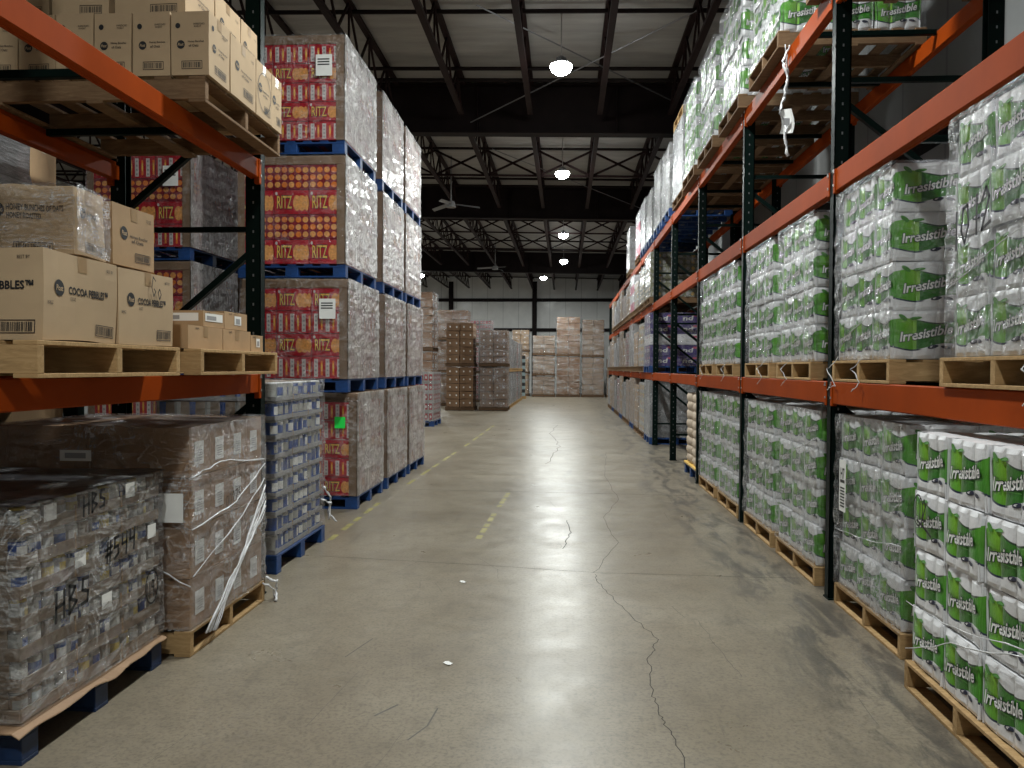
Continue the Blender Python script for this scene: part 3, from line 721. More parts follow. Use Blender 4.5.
# ---- floor level
def paper_set():
    fl_rows = [  # label, x, y0, d, wrap, seed
        ('green and white paper-roll load on the floor, clearly legible and barely wrapped', 1.73, 2.98, 1.02, 0, 11),
        ('green paper-roll load on the floor with a white shipping label before the post', 1.88, 4.44, 1.02, 1, 12),
        ('green paper-roll load on the floor just past the first visible rack post', RX, 5.90, 1.02, 1, 13),
        ('green paper-roll load on the floor, second past the first visible rack post', RX, 7.14, 1.0, 1, 14),
        ('green paper-roll load on the floor just past the second visible rack post', RX, 8.50, 1.05, 1, 15),
        ('farthest green paper-roll load on the floor, beside the tan bags', RX, 9.80, 1.05, 1, 16)]
    pl = ['pale wooden pallet on the floor under the barely wrapped paper-roll load', 'wooden pallet under the floor load with the shipping label', 'wooden pallet on the floor just past the first rack post',
          'wooden pallet on the floor, second past the first rack post', 'wooden pallet on the floor just past the second rack post', 'wooden pallet on the floor under the farthest green paper-roll load']
    for i, (lab, x, y, d, wr, sd) in enumerate(fl_rows):
        rzz = -.02 if i == 0 else 0
        wood_pallet(pl[i], x + .6 - .02, y + d / 2, 0, 1.2, round(d + .05, 3), rz_=rzz)
        t = paper_load(lab, x, y, .145, 1.16, d, 4, .288, sd, 'film_pack', wrap=bool(wr), rzz=rzz)
        if i == 1:
            fm = fmap('-x', 1.16, d); b = MB(); put_rect(b, fm, .12, .52, .24, .86, 'white_label', .045)
            for k in range(7): put_rect(b, fm, .14, .55 + k * .02, .22, .56 + k * .02, 'ink', .046)
            put_text(b, fm, 'H7', .18, .77, .07, .07, 'ink', .02, 0, .046); put_rect(b, fm, .14, .71, .22, .73, 'ink', .046)
            o = O('shipping_label', b.mesh('shipping_label'), t); o['label'] = 'white shipping label with black bars'
        if i == 0:
            fm = fmap('-x', 1.16, d); b = MB()
            put_line(b, fm, [(.13 + .05 * math.cos(a), .78 + .075 * math.sin(a)) for a in [k * .45 for k in range(15)]], .008, 'ink', .03)
            put_hand(b, fm, '1l2', .09, .74, .10, 'ink', .009, .031); put_line(b, fm, [(.12, .73), (.22, .70), (.27, .68)], .012, 'ink', .031)
            o = O('marker_writing', b.mesh('marker_writing'), t)
    l1 = [('large green paper-roll load on the shelf with the hand-written number 1012', 2.95, .92, 21),
          ('green paper-roll load on the shelf with three big legible names on its near face', 4.62, .86, 22),
          ('green paper-roll load on the shelf, first past the first visible rack post', 6.02, .92, 23),
          ('green paper-roll load on the shelf, second past the first visible rack post', 7.22, .92, 24),
          ('green paper-roll load on the shelf, first past the second visible rack post', 8.72, .95, 25),
          ('farthest green paper-roll load on the shelf, before the empty bays', 9.92, .95, 26)]
    pl1 = ['wooden pallet on the shelf under the load with the hand-written note', 'wooden pallet on the shelf with a broad yellow stringer, under the three big names', 'wooden pallet on the shelf just past the first visible post',
           'wooden pallet on the shelf, second past the first visible post', 'wooden pallet on the shelf just past the second visible post', 'farthest wooden pallet under the green loads on the shelf']
    for i, (lab, y, d, sd) in enumerate(l1):
        x = RX + (0 if i != 0 else -.02)
        wood_pallet(pl1[i], x + .6 - .03, y + d / 2 + (.05 if i == 0 else 0), RZ[0], 1.2, 1.0 if d > .96 else .95)
        t = paper_load(lab, x, y, RZ[0] + .145, 1.16, d, 4, .281, sd)
        if i == 0:
            fm = fmap('-x', 1.16, d); b = MB(); put_hand(b, fm, '1012', .12, .48, .17, 'ink', .016, .065, .25)
            O('marker_writing', b.mesh('marker_writing'), t)
        for k in range(1 + (i == 1)):
            yy = -d / 2 + .2 * (i % 3) + .15 + .45 * k; rope(t, [(-.60, yy, .02), (-.66, yy + .06, -.06), (-.635, yy - .02, -.14 - .03 * k), (-.66, yy + .05, -.20)], .003, sd * 3 + k, 'wrap_tail')
    l3 = [(4.9, 31), (6.70, 32), (8.20, 33), (9.62, 34), (10.98, 35)]
    l3n = ['first green paper-roll load on the top shelf, mostly above the picture', 'green paper-roll load on the top shelf over the hanging film scrap',
           'green paper-roll load on the top shelf, third in the row', 'green paper-roll load on the top shelf, fourth in the row', 'farthest green paper-roll load on the top shelf, next to the grey wrapped load']
    l3p = ['wooden pallet on the top shelf, first in the row, seen from below', 'wooden pallet on the top shelf overhanging above the hanging film scrap', 'wooden pallet on the top shelf, third in the row', 'wooden pallet on the top shelf, fourth in the row', 'wooden pallet on the top shelf under the farthest green load']
    for i, (y, sd) in enumerate(l3):
        wood_pallet(l3p[i], 1.75 + .6, y + .51, RZ[2], 1.2, 1.05, mat='wood_old')
        paper_load(l3n[i], 1.78, y + .02, RZ[2] + .145, 1.14, 1.0, 4, .30, sd)
paper_set()

# ---- scrap of film with a label hanging from the top beam
t = thing('hanging_film_scrap', 'scrap of stretch film with a white tag hanging from the top orange beam', 'plastic scrap', (1.80, 6.62, 4.27))
rope(t, [(.03, 0, .004), (-.02, .02, -.12), (.01, 0, -.25), (-.01, .01, -.42)], .010, 3, 'film_strand'); rope(t, [(0, .03, .02), (.03, .05, -.2), (0, .03, -.42)], .006, 4, 'film_strand')
rope(t, [(-.01, .01, -.42), (-.05, 0, -.55), (.02, .02, -.62), (0, .0, -.72), (.03, .02, -.9)], .012, 5, 'film_strand')
b = MB(); b.grid(lambda u, v: (-.045 + .10 * u + .015 * math.sin(v * 4), .012 * math.sin(u * 5), -.72 + .20 * v), 5, 5, 'white_label'); put_rect(b, lambda u, v, o: (u, -.018, v), -.02, -.66, .03, -.6, 'grey_print', .001)
O('paper_tag', b.mesh('paper_tag'), t)

# ================================================================== cartons
def carton_mesh(w, d, h, mat, seed, prints=None, faces=('-y', '+x'), amp=.006, tape=True, nm='carton'):
    b = MB(); n = 5
    for (f, L) in (('-y', w), ('+x', d), ('-x', d)):
        fm = fmap(f, w, d); b.grid(lambda u, v: fm(u * L, v * h, 0), n, n, mat)
    b.grid(lambda u, v: (w / 2 - w * u, d / 2, h * v), n, n, mat)
    b.grid(lambda u, v: (-w / 2 + w * u, -d / 2 + d * v, h), n, n, mat); b.grid(lambda u, v: (-w / 2 + w * u, d / 2 - d * v, 0), n, n, mat)
    if tape:
        put_rect(b, lambda u, v, o: (u, v, h + o), -w / 2, -.025, w / 2, .025, 'tape', .0015, 5)
        fm = fmap('+x', w, d); put_rect(b, fm, d / 2 - .025, h - .06, d / 2 + .025, h, 'tape', .0015)
    if prints:
        for f in faces: prints(b, fmap(f, w, d), w if f == '-y' else d, h, f)
    b.warp(seed, amp, 3.5); b.v = [(x, y, max(0, z_)) for x, y, z_ in b.v]
    return b.mesh(nm)
def barcode(b, fm, u0, v0, u1, v1):
    put_frame(b, fm, u0, v0, u1, v1, .003, 'ink', .002); rr = random.Random(int(u0 * 1000)); u = u0 + .006
    while u < u1 - .008:
        w = rr.choice((.0015, .003, .0045)); put_rect(b, fm, u, v0 + .006, u + w, v1 - .006, 'ink', .0018); u += w + rr.choice((.002, .004))
def logo(b, fm, u, v, r):
    put_oval(b, fm, u, v, r, r * 1.05, 'ink', .0018, 18); put_text(b, fm, 'Post', u, v, r * 1.4, r * .7, 'cardboard_pale', .02, .2, .003)
def pr_cocoa(title):
    def f(b, fm, L, h, face):
        logo(b, fm, L * .20, h * .60, .030); put_text(b, fm, title, L * .58 if face != '-y' else L - .20, h * .60, L * .52, .030, 'ink', .03, 0, .002, -.0)
        put_text(b, fm, '12OZ', L * .37, h * .50, .03, .014, 'ink', .0, 0, .002); barcode(b, fm, L * .68, h * .08, L * .95, h * .22)
        put_text(b, fm, 'BEST BY', L * .88, h * .90, .05, .012, 'ink', 0, 0, .002); put_text(b, fm, '18 PKGS', L * .08, h * .42, .035, .014, 'ink', 0, 0, .002)
    return f
def pr_oats(b, fm, L, h, face):
    if face == '-y':
        logo(b, fm, L * .50, h * .62, .026)
        put_text(b, fm, 'HONEY BUNCHES OF OATS', L * .74, h * .66, L * .38, .024, 'ink', .02, 0, .002); put_text(b, fm, 'HONEY ROASTED', L * .66, h * .54, L * .22, .022, 'ink', .02, 0, .002)
        barcode(b, fm, L * .60, h * .06, L * .86, h * .17)
    else:
        logo(b, fm, L * .30, h * .62, .022); put_text(b, fm, 'HONEY', L * .65, h * .62, L * .4, .022, 'ink', .02, 0, .002); barcode(b, fm, L * .4, h * .06, L * .95, h * .2)
def pr_tall(b, fm, L, h, face):
    put_oval(b, fm, L * .18, h * .78, .014, .015, 'ink', .002); put_text(b, fm, 'SHREDDED', L * .74, h * .80, L * .3, .010, 'ink', 0, 0, .002); put_text(b, fm, 'WHEAT', L * .7, h * .76, L * .2, .010, 'ink', 0, 0, .002)
    logo(b, fm, L * .26, h * .48, .022); put_text(b, fm, 'Honey Bunches', L * .66, h * .52, L * .42, .014, 'ink', .01, 0, .002); put_text(b, fm, 'of Oats', L * .60, h * .46, L * .26, .014, 'ink', .01, 0, .002)
    barcode(b, fm, L * .28, h * .10, L * .82, h * .22)
def carton(label, x1, y0, z, w, d, h, mat='cardboard_pale', prints=None, seed=1, rz_=0, group=None, amp=.006, cat='cardboard box', faces=('-y', '+x'), tape=True):
    """x1 = aisle face X (left side), y0 = near face"""
    me = cached(('carton', w, d, h, mat, prints.__name__ if prints else None, id(prints), seed, amp, faces, tape), lambda: carton_mesh(w, d, h, mat, seed, prints, faces, amp, tape))
    return T(O('carton', me, None, (x1 - w / 2, y0 + d / 2, z), rz_), label, cat, group)

# upper shelf of the left rack: row of tall cereal cartons
wood_pallet('weathered wooden pallet on the upper shelf under the tall cereal cartons', -1.94 - .62, 4.10 + .55, 3.02, 1.24, 1.1, mat='wood_old')
z = 3.165
for k, lab in enumerate(['tall tan cereal carton at the aisle end of the upper shelf, lower tier corner', 'tall tan cereal carton second from the aisle corner, lower tier of the upper shelf', 'tall tan cereal carton third from the aisle corner, upper shelf',
                         'tall tan cereal carton fourth from the aisle corner, partly behind the orange beam', 'tall tan cereal carton fifth from the aisle corner, upper shelf', 'shaded tan cereal carton farthest from the aisle on the upper shelf']):
    carton(lab, -1.92 - .215 * k, 4.10, z, .208, .26, .34, 'cardboard_pale', pr_tall, 3 + k, amp=.004)
def pr_side(b, fm, L, h, face):
    logo(b, fm, L * .25, h * .55, .028); put_text(b, fm, 'Honey Bunches', L * .60, h * .52, L * .42, .016, 'ink', .01, 0, .002); put_text(b, fm, 'of Oats', L * .56, h * .45, L * .28, .016, 'ink', .01, 0, .002)
    barcode(b, fm, L * .5, h * .12, L * .88, h * .26); put_text(b, fm, '12 OZ', L * .85, h * .85, .04, .014, 'ink', 0, 0, .002)
def pr_circled(b, fm, L, h, face):
    put_line(b, fm, [(L * .5 + L * .42 * math.cos(a), h * .5 + h * .36 * math.sin(a)) for a in [k * .4 for k in range(17)]], .005, 'ink', .003); pr_side(b, fm, L, h, face)
carton('tan cereal carton facing the aisle behind the corner carton on the upper shelf', -1.92, 4.375, z, .40, .36, .34, 'cardboard_pale', pr_side, 11, amp=.004, faces=('+x',))
carton('tan cereal carton with a hand-drawn circle facing the aisle, upper shelf', -1.92, 4.745, z, .40, .25, .34, 'cardboard_pale', pr_circled, 12, amp=.004, faces=('+x',))
carton('narrow tan cereal carton at the far end of the upper shelf', -1.92, 5.005, z, .40, .17, .34, 'cardboard_pale', pr_side, 13, amp=.004, faces=('+x',))
z2 = z + .345
for k, (y, d, lab) in enumerate(((4.16, .36, 'tan carton in the second tier above the corner cereal carton, upper shelf'), (4.53, .36, 'tan carton in the second tier, second along the aisle, upper shelf'), (4.90, .26, 'tan carton in the second tier at the far end of the upper shelf'))):
    carton(lab, -2.10, y + .04, z2, .40, d, .33, 'cardboard_pale', pr_side, 15 + k, amp=.004)
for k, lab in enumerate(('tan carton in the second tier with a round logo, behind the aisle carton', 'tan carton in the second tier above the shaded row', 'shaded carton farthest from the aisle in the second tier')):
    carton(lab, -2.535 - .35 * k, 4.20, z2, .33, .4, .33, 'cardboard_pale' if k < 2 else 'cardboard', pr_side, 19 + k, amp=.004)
# middle shelf: cocoa cereal cartons
wood_pallet('yellowish wooden pallet on the middle shelf under the cocoa cereal cartons', -1.92 - .6, 2.72 + .53, 1.55, 1.2, 1.06)
wood_pallet('wooden pallet on the middle shelf under the small plain boxes', -1.92 - .6, 4.0 + .55, 1.55, 1.2, 1.1)
z = 1.695
carton('tan carton printed EBBLES at the picture edge, lower tier of the middle shelf', -1.95, 2.80, z, .62, .475, .338, 'cardboard_pale', pr_cocoa('COCOA PEBBLES™'), 31, amp=.012)
carton('tan cocoa cereal carton with GO scrawled in marker beside the small plain boxes', -1.95, 3.29, z, .62, .475, .338, 'cardboard_pale', pr_cocoa('COCOA PEBBLES™'), 33, amp=.008)
b = MB(); fm = lambda u, v, o: (-1.937 + o, 3.29 + u, z + v); put_hand(b, fm, 'Go', .25, .235, .09, 'ink', .006, .003, -.2)
mk = O('marker_writing', b.mesh('marker_writing'))
mk.parent = [o for o in bpy.data.objects if o.get('label', '').startswith('tan cocoa cereal carton with GO')][0]
mk.matrix_parent_inverse = Matrix.Translation((-(-1.95 - .31), -(3.29 + .2375), -z))
z3 = z + .353
carton('crumpled honey oat cereal carton under loose film on the upper tier of the middle shelf', -1.99, 3.04, z3, .66, .22, .275, 'cardboard_pale', pr_oats, 35, amp=.02)
carton('tan cereal carton standing at the end of the upper tier, middle shelf', -1.98, 3.30, z3, .45, .34, .27, 'cardboard', pr_side, 36, amp=.006, faces=('+x',))
b = MB(); b.grid(lambda u, v: (-2.65 + .68 * u + .01 * noise.noise(Vector((u * 9, v * 9, 2))), 3.022 - .012 * abs(noise.noise(Vector((u * 5, v * 7, 1)))), z3 + .02 + .27 * v), 22, 12, 'film_light', lambda u, v: (u, v))
b.grid(lambda u, v: (-1.968 + .015 * abs(noise.noise(Vector((u * 8, v * 8, 3)))), 3.03 + .23 * u, z3 + .02 + .27 * v - .02 * u), 8, 12, 'film', lambda u, v: (u, v))
T(O('loose_film', b.mesh('loose_film')), 'loose crinkled clear film over the honey oat carton on the middle shelf', 'plastic film')
for (lab, x, y, zz, w, d, h, s, lb) in (
        ('long low plain brown box next to the marked cocoa carton, bottom row', -2.0, 4.02, 1.695, .36, .42, .125, 41, 0),
        ('low plain brown box in the middle of the bottom row by the rack post', -2.0, 4.45, 1.695, .36, .40, .125, 42, 0),
        ('smallest plain box with a white label at the end of the pallet', -2.0, 4.86, 1.695, .30, .19, .105, 43, 1),
        ('plain brown box with a white taped label stacked on the low boxes', -2.02, 4.24, 1.823, .34, .26, .09, 44, 2),
        ('plain brown box with a square white label stacked on the low boxes', -2.02, 4.51, 1.823, .34, .33, .105, 45, 1)):
    def pf(b, fm, L, h, face, lb=lb):
        put_text(b, fm, 'HUPS', L * .25, h * .88, .04, .010, 'ink', .02, 0, .002)
        if lb == 1: put_rect(b, fm, L * .42, h * .28, L * .72, h * .8, 'white_label', .002); put_rect(b, fm, L * .48, h * .35, L * .66, h * .65, 'grey_print', .003)
        if lb == 2: put_rect(b, fm, L * .08, h * .35, L * .92, h * .85, 'white_label', .002); put_rect(b, fm, L * .15, h * .45, L * .6, h * .7, 'grey_print', .003)
    carton(lab, x, y, zz, w, d, h, 'cardboard', pf, s, amp=.003)
# wooden slats / crates hidden in the back of the shelf
carton('plain carton deep in the second rack beside grey wrapped goods', -3.50, 4.90, 1.695, .3, .26, 1.38, 'cardboard', None, 47)

# ================================================================== wrapped generic loads
def block_load(label, x, y, z, w, d, h, mat, film_mat, seed, nx=2, ny=2, nz=4, prints=None, group=None, cat='pallet load', name='wrapped_carton_load', faces=('-y', '+x', '-x'), child='carton', lump=.006, rz_=0, side='both', amp=.012, gap=.004):
    """x,y centre; visible outer cartons are parts"""
    t = thing(name, label, cat, (x, y, z), rz_, group)
    cw, cd, ch = w / nx, d / ny, h / nz; rr = random.Random(seed)
    for k in range(nz):
        for i in range(nx):
            for j in range(ny):
                edge = (i == nx - 1 and side in ('both', '+x')) or (i == 0 and side in ('both', '-x')) or j == 0 or k == nz - 1
                if not edge: continue
                sd = rr.randrange(3); m = mat if isinstance(mat, str) else mat[(k) % len(mat)]
                me = cached(('bl', round(cw, 3), round(cd, 3), round(ch, 3), m, sd, prints, faces, lump, gap), lambda: carton_mesh(cw - gap, cd - gap, ch - gap * .8, m, sd, prints, faces, lump, False, child))
                O(child, me, t, (-w / 2 + cw * (i + .5), -d / 2 + cd * (j + .5), k * ch + .001))
    if film_mat: film(t, w, d, h, film_mat, seed % 3, amp=amp)
    return t
def pr_holes(b, fm, L, h, face):
    put_rect(b, fm, L * .40, h * .40, L * .62, h * .62, 'white_label', .002); put_rect(b, fm, L * .1, h * .80, L * .9, h * .83, 'ink_faded', .0015)
def pr_holes2(b, fm, L, h, face):
    put_oval(b, fm, L * .28, h * .5, .03, .035, 'white_label', .002, 8); put_oval(b, fm, L * .78, h * .5, .03, .035, 'white_label', .002, 8)
def pr_wlabel(b, fm, L, h, face):
    if face != '+x': return
    put_rect(b, fm, L * .22, h * .22, L * .66, h * .70, 'white_label', .003)
    for k in range(5): put_rect(b, fm, L * .32, h * (.30 + .05 * k), L * .58, h * (.32 + .05 * k), 'grey_print', .004)

# brown wrapped carton load under the shelf
wood_pallet('weathered wooden pallet under the brown wrapped carton load with dangling film', -2.04 - .6, 4.12 + .53, 0, 1.2, 1.06, mat='wood')
t = block_load('brown wrapped carton load on the floor with diagonal film straps and white labels', -2.05 - .57, 4.135 + .51, .145, 1.14, 1.02, 1.12, 'cardboard_mid', 'film_light', 4, 2, 4, 4, pr_wlabel, faces=('-y', '+x'), amp=.018)
for k in range(7): rope(t, [(.60, .50, .66 - .03 * k), (.612, .12 - .012 * k, .30 - .012 * k), (.61, -.40 + .022 * k, -.05 - .004 * k)], (.007, .0022, .004, .0025, .005)[k % 5], 30 + k)
rope(t, [(.595, .50, .70), (.61, 0, .48), (.595, -.52, .30)], .0035, 3)
rope(t, [(.595, .52, .80), (.605, 0, .62), (.595, -.53, .56)], .004, 4); rope(t, [(.59, -.53, .84), (.605, -.2, .90), (.59, .5, .83)], .004, 5); rope(t, [(-.5, -.545, .55), (.3, -.55, .40), (.59, -.54, .25)], .004, 6)
rope(t, [(.60, .52, .02), (.66, .56, -.02), (.64, .60, -.08), (.67, .50, -.135)], .009, 7, 'wrap_tail'); rope(t, [(.60, .45, .0), (.66, .50, -.05), (.64, .56, -.135)], .007, 8, 'wrap_tail')
b = MB(); fm = fmap('+x', 1.14, 1.02); put_hand(b, fm, '00275', .40, .60, .075, 'ink_faded', .008, .030, .15); O('marker_writing', b.mesh('marker_writing'), t)
fm = fmap('-y', 1.14, 1.02); b = MB(); put_rect(b, fm, .98, .60, 1.12, .76, 'white_label', .032); O('shipping_label', b.mesh('shipping_label'), t)
b = MB(); put_rect(b, fm, .42, .93, .60, .99, 'white_label', .032); put_rect(b, fm, .45, .945, .57, .975, 'grey_print', .034); O('shipping_label', b.mesh('shipping_label'), t)

# ---- cans in trays under film
def can_mesh(r, h, body, lid, label_m):
    b = MB(); b.cyl(0, 0, 0, h * .9, r, body, 12, r, False); b.cyl(0, 0, h * .9, h, r * .94, lid, 12, r * .86)
    n = 12; r2 = r * 1.015
    vs = []
    for i in range(5): a = -.9 + 1.8 * i / 4; vs += [(r2 * math.cos(a), r2 * math.sin(a), h * .25), (r2 * math.cos(a), r2 * math.sin(a), h * .72)]
    b.add(vs, [(2 * i, 2 * i + 2, 2 * i + 3, 2 * i + 1) for i in range(4)], label_m)
    return b.mesh('can', True)
def can_load(label, x1, y0, z, w, d, tiers, pitch, r, bodies, film_mat, seed, name='wrapped_can_load', tray_h=.42, tray='tray_grey', child='can', group=None, film_amp=.016, max_n=98):
    t = thing(name, label, 'pallet load', (x1 - w / 2, y0 + d / 2, z), 0, group); rr = random.Random(seed)
    n = int(d / (2 * r + .004)); st = d / n; cnt = 0
    nyy = int(w / (2 * r + .004))
    rest = MB()
    for k in range(tiers):
        zz = k * pitch
        def tm():
            b = MB(); b.box(-w / 2 + r * .25, -d / 2 + r * .25, 0, w / 2 - r * 1.6, d / 2, pitch * .98, 'tray_grey')
            b.box(-w / 2, -d / 2, .0, w / 2, d / 2, .006, tray); b.box(w / 2 - .004, -d / 2, 0, w / 2 + .002, d / 2, pitch * tray_h, tray)
            b.box(-w / 2, -d / 2 - .002, 0, w / 2, -d / 2 + .004, pitch * tray_h, tray)
            for q in range(1, 3): b.box(w / 2 - .002, -d / 2 + q * d / 3 - .004, 0, w / 2 + .004, -d / 2 + q * d / 3 + .004, pitch * tray_h * 1.4, 'cardboard')
            b.warp(2, .004, 4)
            return b.mesh('can_tray')
        tr = O('can_tray', cached(('tray', w, d, pitch, r, tray, tray_h), tm), t, (rr.uniform(-.004, .004), 0, zz))
        for i in range(n):
            bd = bodies[rr.randrange(len(bodies))]
            me = cached(('can', r, round(pitch, 3), bd), lambda: can_mesh(r, pitch - .012, bd[0], bd[1], bd[2]))
            if cnt < max_n: O(child, me, t, (w / 2 - r - .006, -d / 2 + st * (i + .5), zz + .006), rr.uniform(-.8, .8)); cnt += 1
        for i in range(1, nyy):
            bd = bodies[rr.randrange(len(bodies))]; rest.cyl(w / 2 - r - .006 - i * (w / nyy), -d / 2 + r + .004, zz + .007, zz + pitch * .92, r, bd[0], 8)
    o = O(child + '_rows', rest.mesh('rows'), t); o['kind'] = 'stuff'
    film(t, w, d, tiers * pitch, film_mat, seed % 3, amp=film_amp, pad=.012)
    return t
block_pallet('dark blue block pallet under the hand-marked can load', -2.16 - .57, 2.93 + .55, 0, 1.16, 1.08, mat='dark_blue')
b = MB(); rr = random.Random(9)
def slip(u, v):
    e = max(0, u - .9545) / .0455
    return (-3.3 + 1.152 * min(u / .9545, 1) + .030 * e, 2.88 + 1.14 * v, .156 + .003 * math.sin(v * 9) - (.018 + .03 * noise.noise(Vector((v * 6, 1, 1)))) * e * (1 if v < .97 else .6))
b.grid(slip, 22, 26, 'cardboard_mid'); b.grid(lambda u, v: (slip(1 - u, v)[0], slip(1 - u, v)[1], slip(1 - u, v)[2] - .004), 22, 26, 'cardboard')
T(O('slip_sheet', b.mesh('slip_sheet')), 'torn cardboard slip sheet sagging between the can load and its dark pallet', 'cardboard sheet')
CB = [('can_pale', 'plastic_white', 'white_label'), ('can_pale', 'can_yellow', 'can_yellow'), ('can_blue', 'plastic_white', 'white_label'), ('can_pale', 'plastic_white', 'can_blue'), ('tray_grey', 'plastic_white', 'can_pale')]
t = can_load('wrapped load of small cans in trays marked HBS and #544 in black', -2.16, 2.95, .166, 1.12, 1.06, 7, .124, .036, CB, 'film_can', 3)
b = MB(); fm = fmap('+x', 1.12, 1.06)
def at_face(px, py, X):   # picture point to the load's aisle face (only used to read off where the writing stands)
    d = cam.matrix_world.to_3x3() @ Vector(((px - 512) / FPX, (384 - py) / FPX, -1)); k = X / d.x
    return (d.y * k - 2.95, 1.6 + d.z * k - .158)
for (s, px, py, h, w) in (('HBS', 78, 518, .085, .013), ('#544', 100, 566, .095, .015), ('HBS', 50, 625, .12, .016), ('119', 141, 603, .085, .009)):
    b = MB(); u, v = at_face(px, py, -2.14); put_hand(b, fm, s, u, v, h, 'ink', w, .046, .12, .75 if s != '119' else .45)
    if s != '119': O('marker_writing', b.mesh('marker_writing'), t)
u, v = at_face(147, 588, -2.14); put_line(b, fm, [(u + .06 * math.cos(a), v + .085 * math.sin(a)) for a in [k * .4 for k in range(17)]], .009, 'ink', .046)
o = O('marker_writing', b.mesh('marker_writing'), t)
b = MB()
for k in range(5):
    b = MB(); put_rect(b, fm, .12 + .2 * k, .785 - .245 * (k % 3), .20 + .2 * k, .855 - .245 * (k % 3), 'white_label', .018); O('tray_label', b.mesh('tray_label'), t)
b = MB(); b.grid(lambda u, v: (-.585 + 1.17 * u, -.56 + 1.12 * v, .878 + .01 * noise.noise(Vector((u * 5, v * 5, 0)))), 14, 14, 'black_film'); O('top_sheet', b.mesh('top_sheet', True), t)

# blue jars under film
block_pallet('bright blue block pallet under the blue jar load by the rack post', -2.2 - .5, 5.83 + .6, 0, 1.0, 1.2)
JB = [('can_blue', 'plastic_white', 'white_label'), ('can_blue', 'plastic_white', 'can_pale'), ('can_pale', 'plastic_white', 'can_blue'), ('can_blue', 'can_pale', 'white_label')]
t = can_load('clear-wrapped load of blue jars in trays standing by the green rack post', -2.22, 5.85, .15, .96, 1.16, 9, .148, .055, JB, 'film_mid', 5, 'wrapped_jar_load', .22, 'grey_print', 'jar')
rope(t, [(.50, .50, .25), (.56, .58, .20), (.52, .62, .10), (.60, .64, .02)], .010, 4, 'wrap_tail'); rope(t, [(.50, .55, .35), (.55, .62, .25), (.54, .60, .05)], .008, 5, 'wrap_tail')

# ================================================================== cracker loads
def cracker_face(kind):
    def f(b, fm, L, h, face):
        put_rect(b, fm, .004, .004, L - .004, h - .004, 'red_print' if kind != 'dots' else 'red_deep', .001)
        if kind == 'name':
            put_text(b, fm, 'RITZ', L * .30, h * .50, L * .42, h * .50, 'navy_print', .05, 0, .003, 0, ref=0.0); put_text(b, fm, 'RITZ', L * .30, h * .50, L * .42, h * .50, 'yellow_print', .01, 0, .004)
            for (u, r) in ((.66, .12), (.80, .14), (.93, .07)):
                put_oval(b, fm, L * u, h * .47, L * r * .95, h * .32, 'cracker', .002 + r * .01, 14)
            put_oval(b, fm, L * .07, h * .85, L * .035, h * .07, 'white_print', .003, 8)
        elif kind == 'strips':
            for k in range(3):
                u = L * (.06 + .33 * k); put_rect(b, fm, u, h * .08, u + L * .11, h * .88, 'white_print', .002)
                for q in range(4): put_rect(b, fm, u + L * .03, h * (.14 + .19 * q), u + L * .08, h * (.22 + .19 * q), 'grey_print', .003)
                put_rect(b, fm, u + L * .19, h * .15, u + L * .25, h * .8, 'orange_print', .002); put_oval(b, fm, u + L * .22, h * .5, L * .025, h * .2, 'yellow_print', .003, 8)
        else:
            for i in range(5):
                for j in range(3): put_oval(b, fm, L * (.1 + .2 * i), h * (.2 + .3 * j), L * .085, h * .12, 'orange_print' if (i + j) % 2 else 'cracker', .002, 10)
    f.__name__ = 'cr_' + kind; return f
CF = {k: cracker_face(k) for k in ('name', 'strips', 'dots')}
def cracker_load(label, x1, y0, z, w, d, rows, h, seed, group=None, film_mat='film', label_kind=None):
    t = thing('wrapped_cracker_load', label, 'pallet load', (x1 - w / 2, y0 + d / 2, z), 0, group)
    rh = (h - .10) / len(rows); rr = random.Random(seed)
    for k, kind in enumerate(rows):
        for i in range(3):
            for j in range(3):
                if i < 2 and j > 0: continue
                cw, cd = w / 3, d / 3
                me = cached(('crk', round(cw, 3), round(cd, 3), round(rh, 3), kind), lambda: carton_mesh(cw - .004, cd - .004, rh - .003, 'red_deep', 1, CF[kind], ('-y', '+x'), .003, False, 'cracker_case'))
                O('cracker_case', me, t, (-w / 2 + cw * (i + .5), -d / 2 + cd * (j + .5), k * rh + .001))
    b = MB(); b.box(-w / 2, -d / 2, h - .10, w / 2, d / 2, h - .002, 'corner_card', .006); O('top_cap', b.mesh('top_cap'), t)
    b = MB(); b.box(w / 2 - .085, -d / 2 - .008, 0, w / 2 + .008, -d / 2 - .002, h - .1, 'corner_card'); b.box(w / 2 + .003, -d / 2 - .008, 0, w / 2 + .008, -d / 2 + .085, h - .1, 'corner_card')
    b.box(w / 2 + .003, d / 2 - .07, 0, w / 2 + .008, d / 2 + .004, h - .1, 'corner_card'); b.box(-w / 2 - .008, -d / 2 - .008, 0, -w / 2 + .07, -d / 2 - .002, h - .1, 'corner_card')
    O('corner_board', b.mesh('corner_board'), t)
    film2(t, w, d, h, 'film_clear' if film_mat == 'film_light' else 'film_mid', 'film_heavy', 1, seed % 4, amp=.014, top=False, pad=.012)
    fm = fmap('-y', w, d); b = MB()
    if label_kind == 'white':
        put_rect(b, fm, w - .30, h * .60, w - .12, h * .80, 'white_label', .035)
        for k in range(3): put_rect(b, fm, w - .28, h * (.70 + .025 * k), w - .15, h * (.712 + .025 * k), 'ink', .036)
        O('shipping_label', b.mesh('shipping_label'), t)
    if label_kind == 'green':
        put_rect(b, fm, w - .24, h * .66, w - .12, h * .77, 'green_label', .035); o = O('green_sticker', b.mesh('green_sticker'), t)
    return t
N_, S_, D_ = 'name', 'strips', 'dots'
CX = -2.33
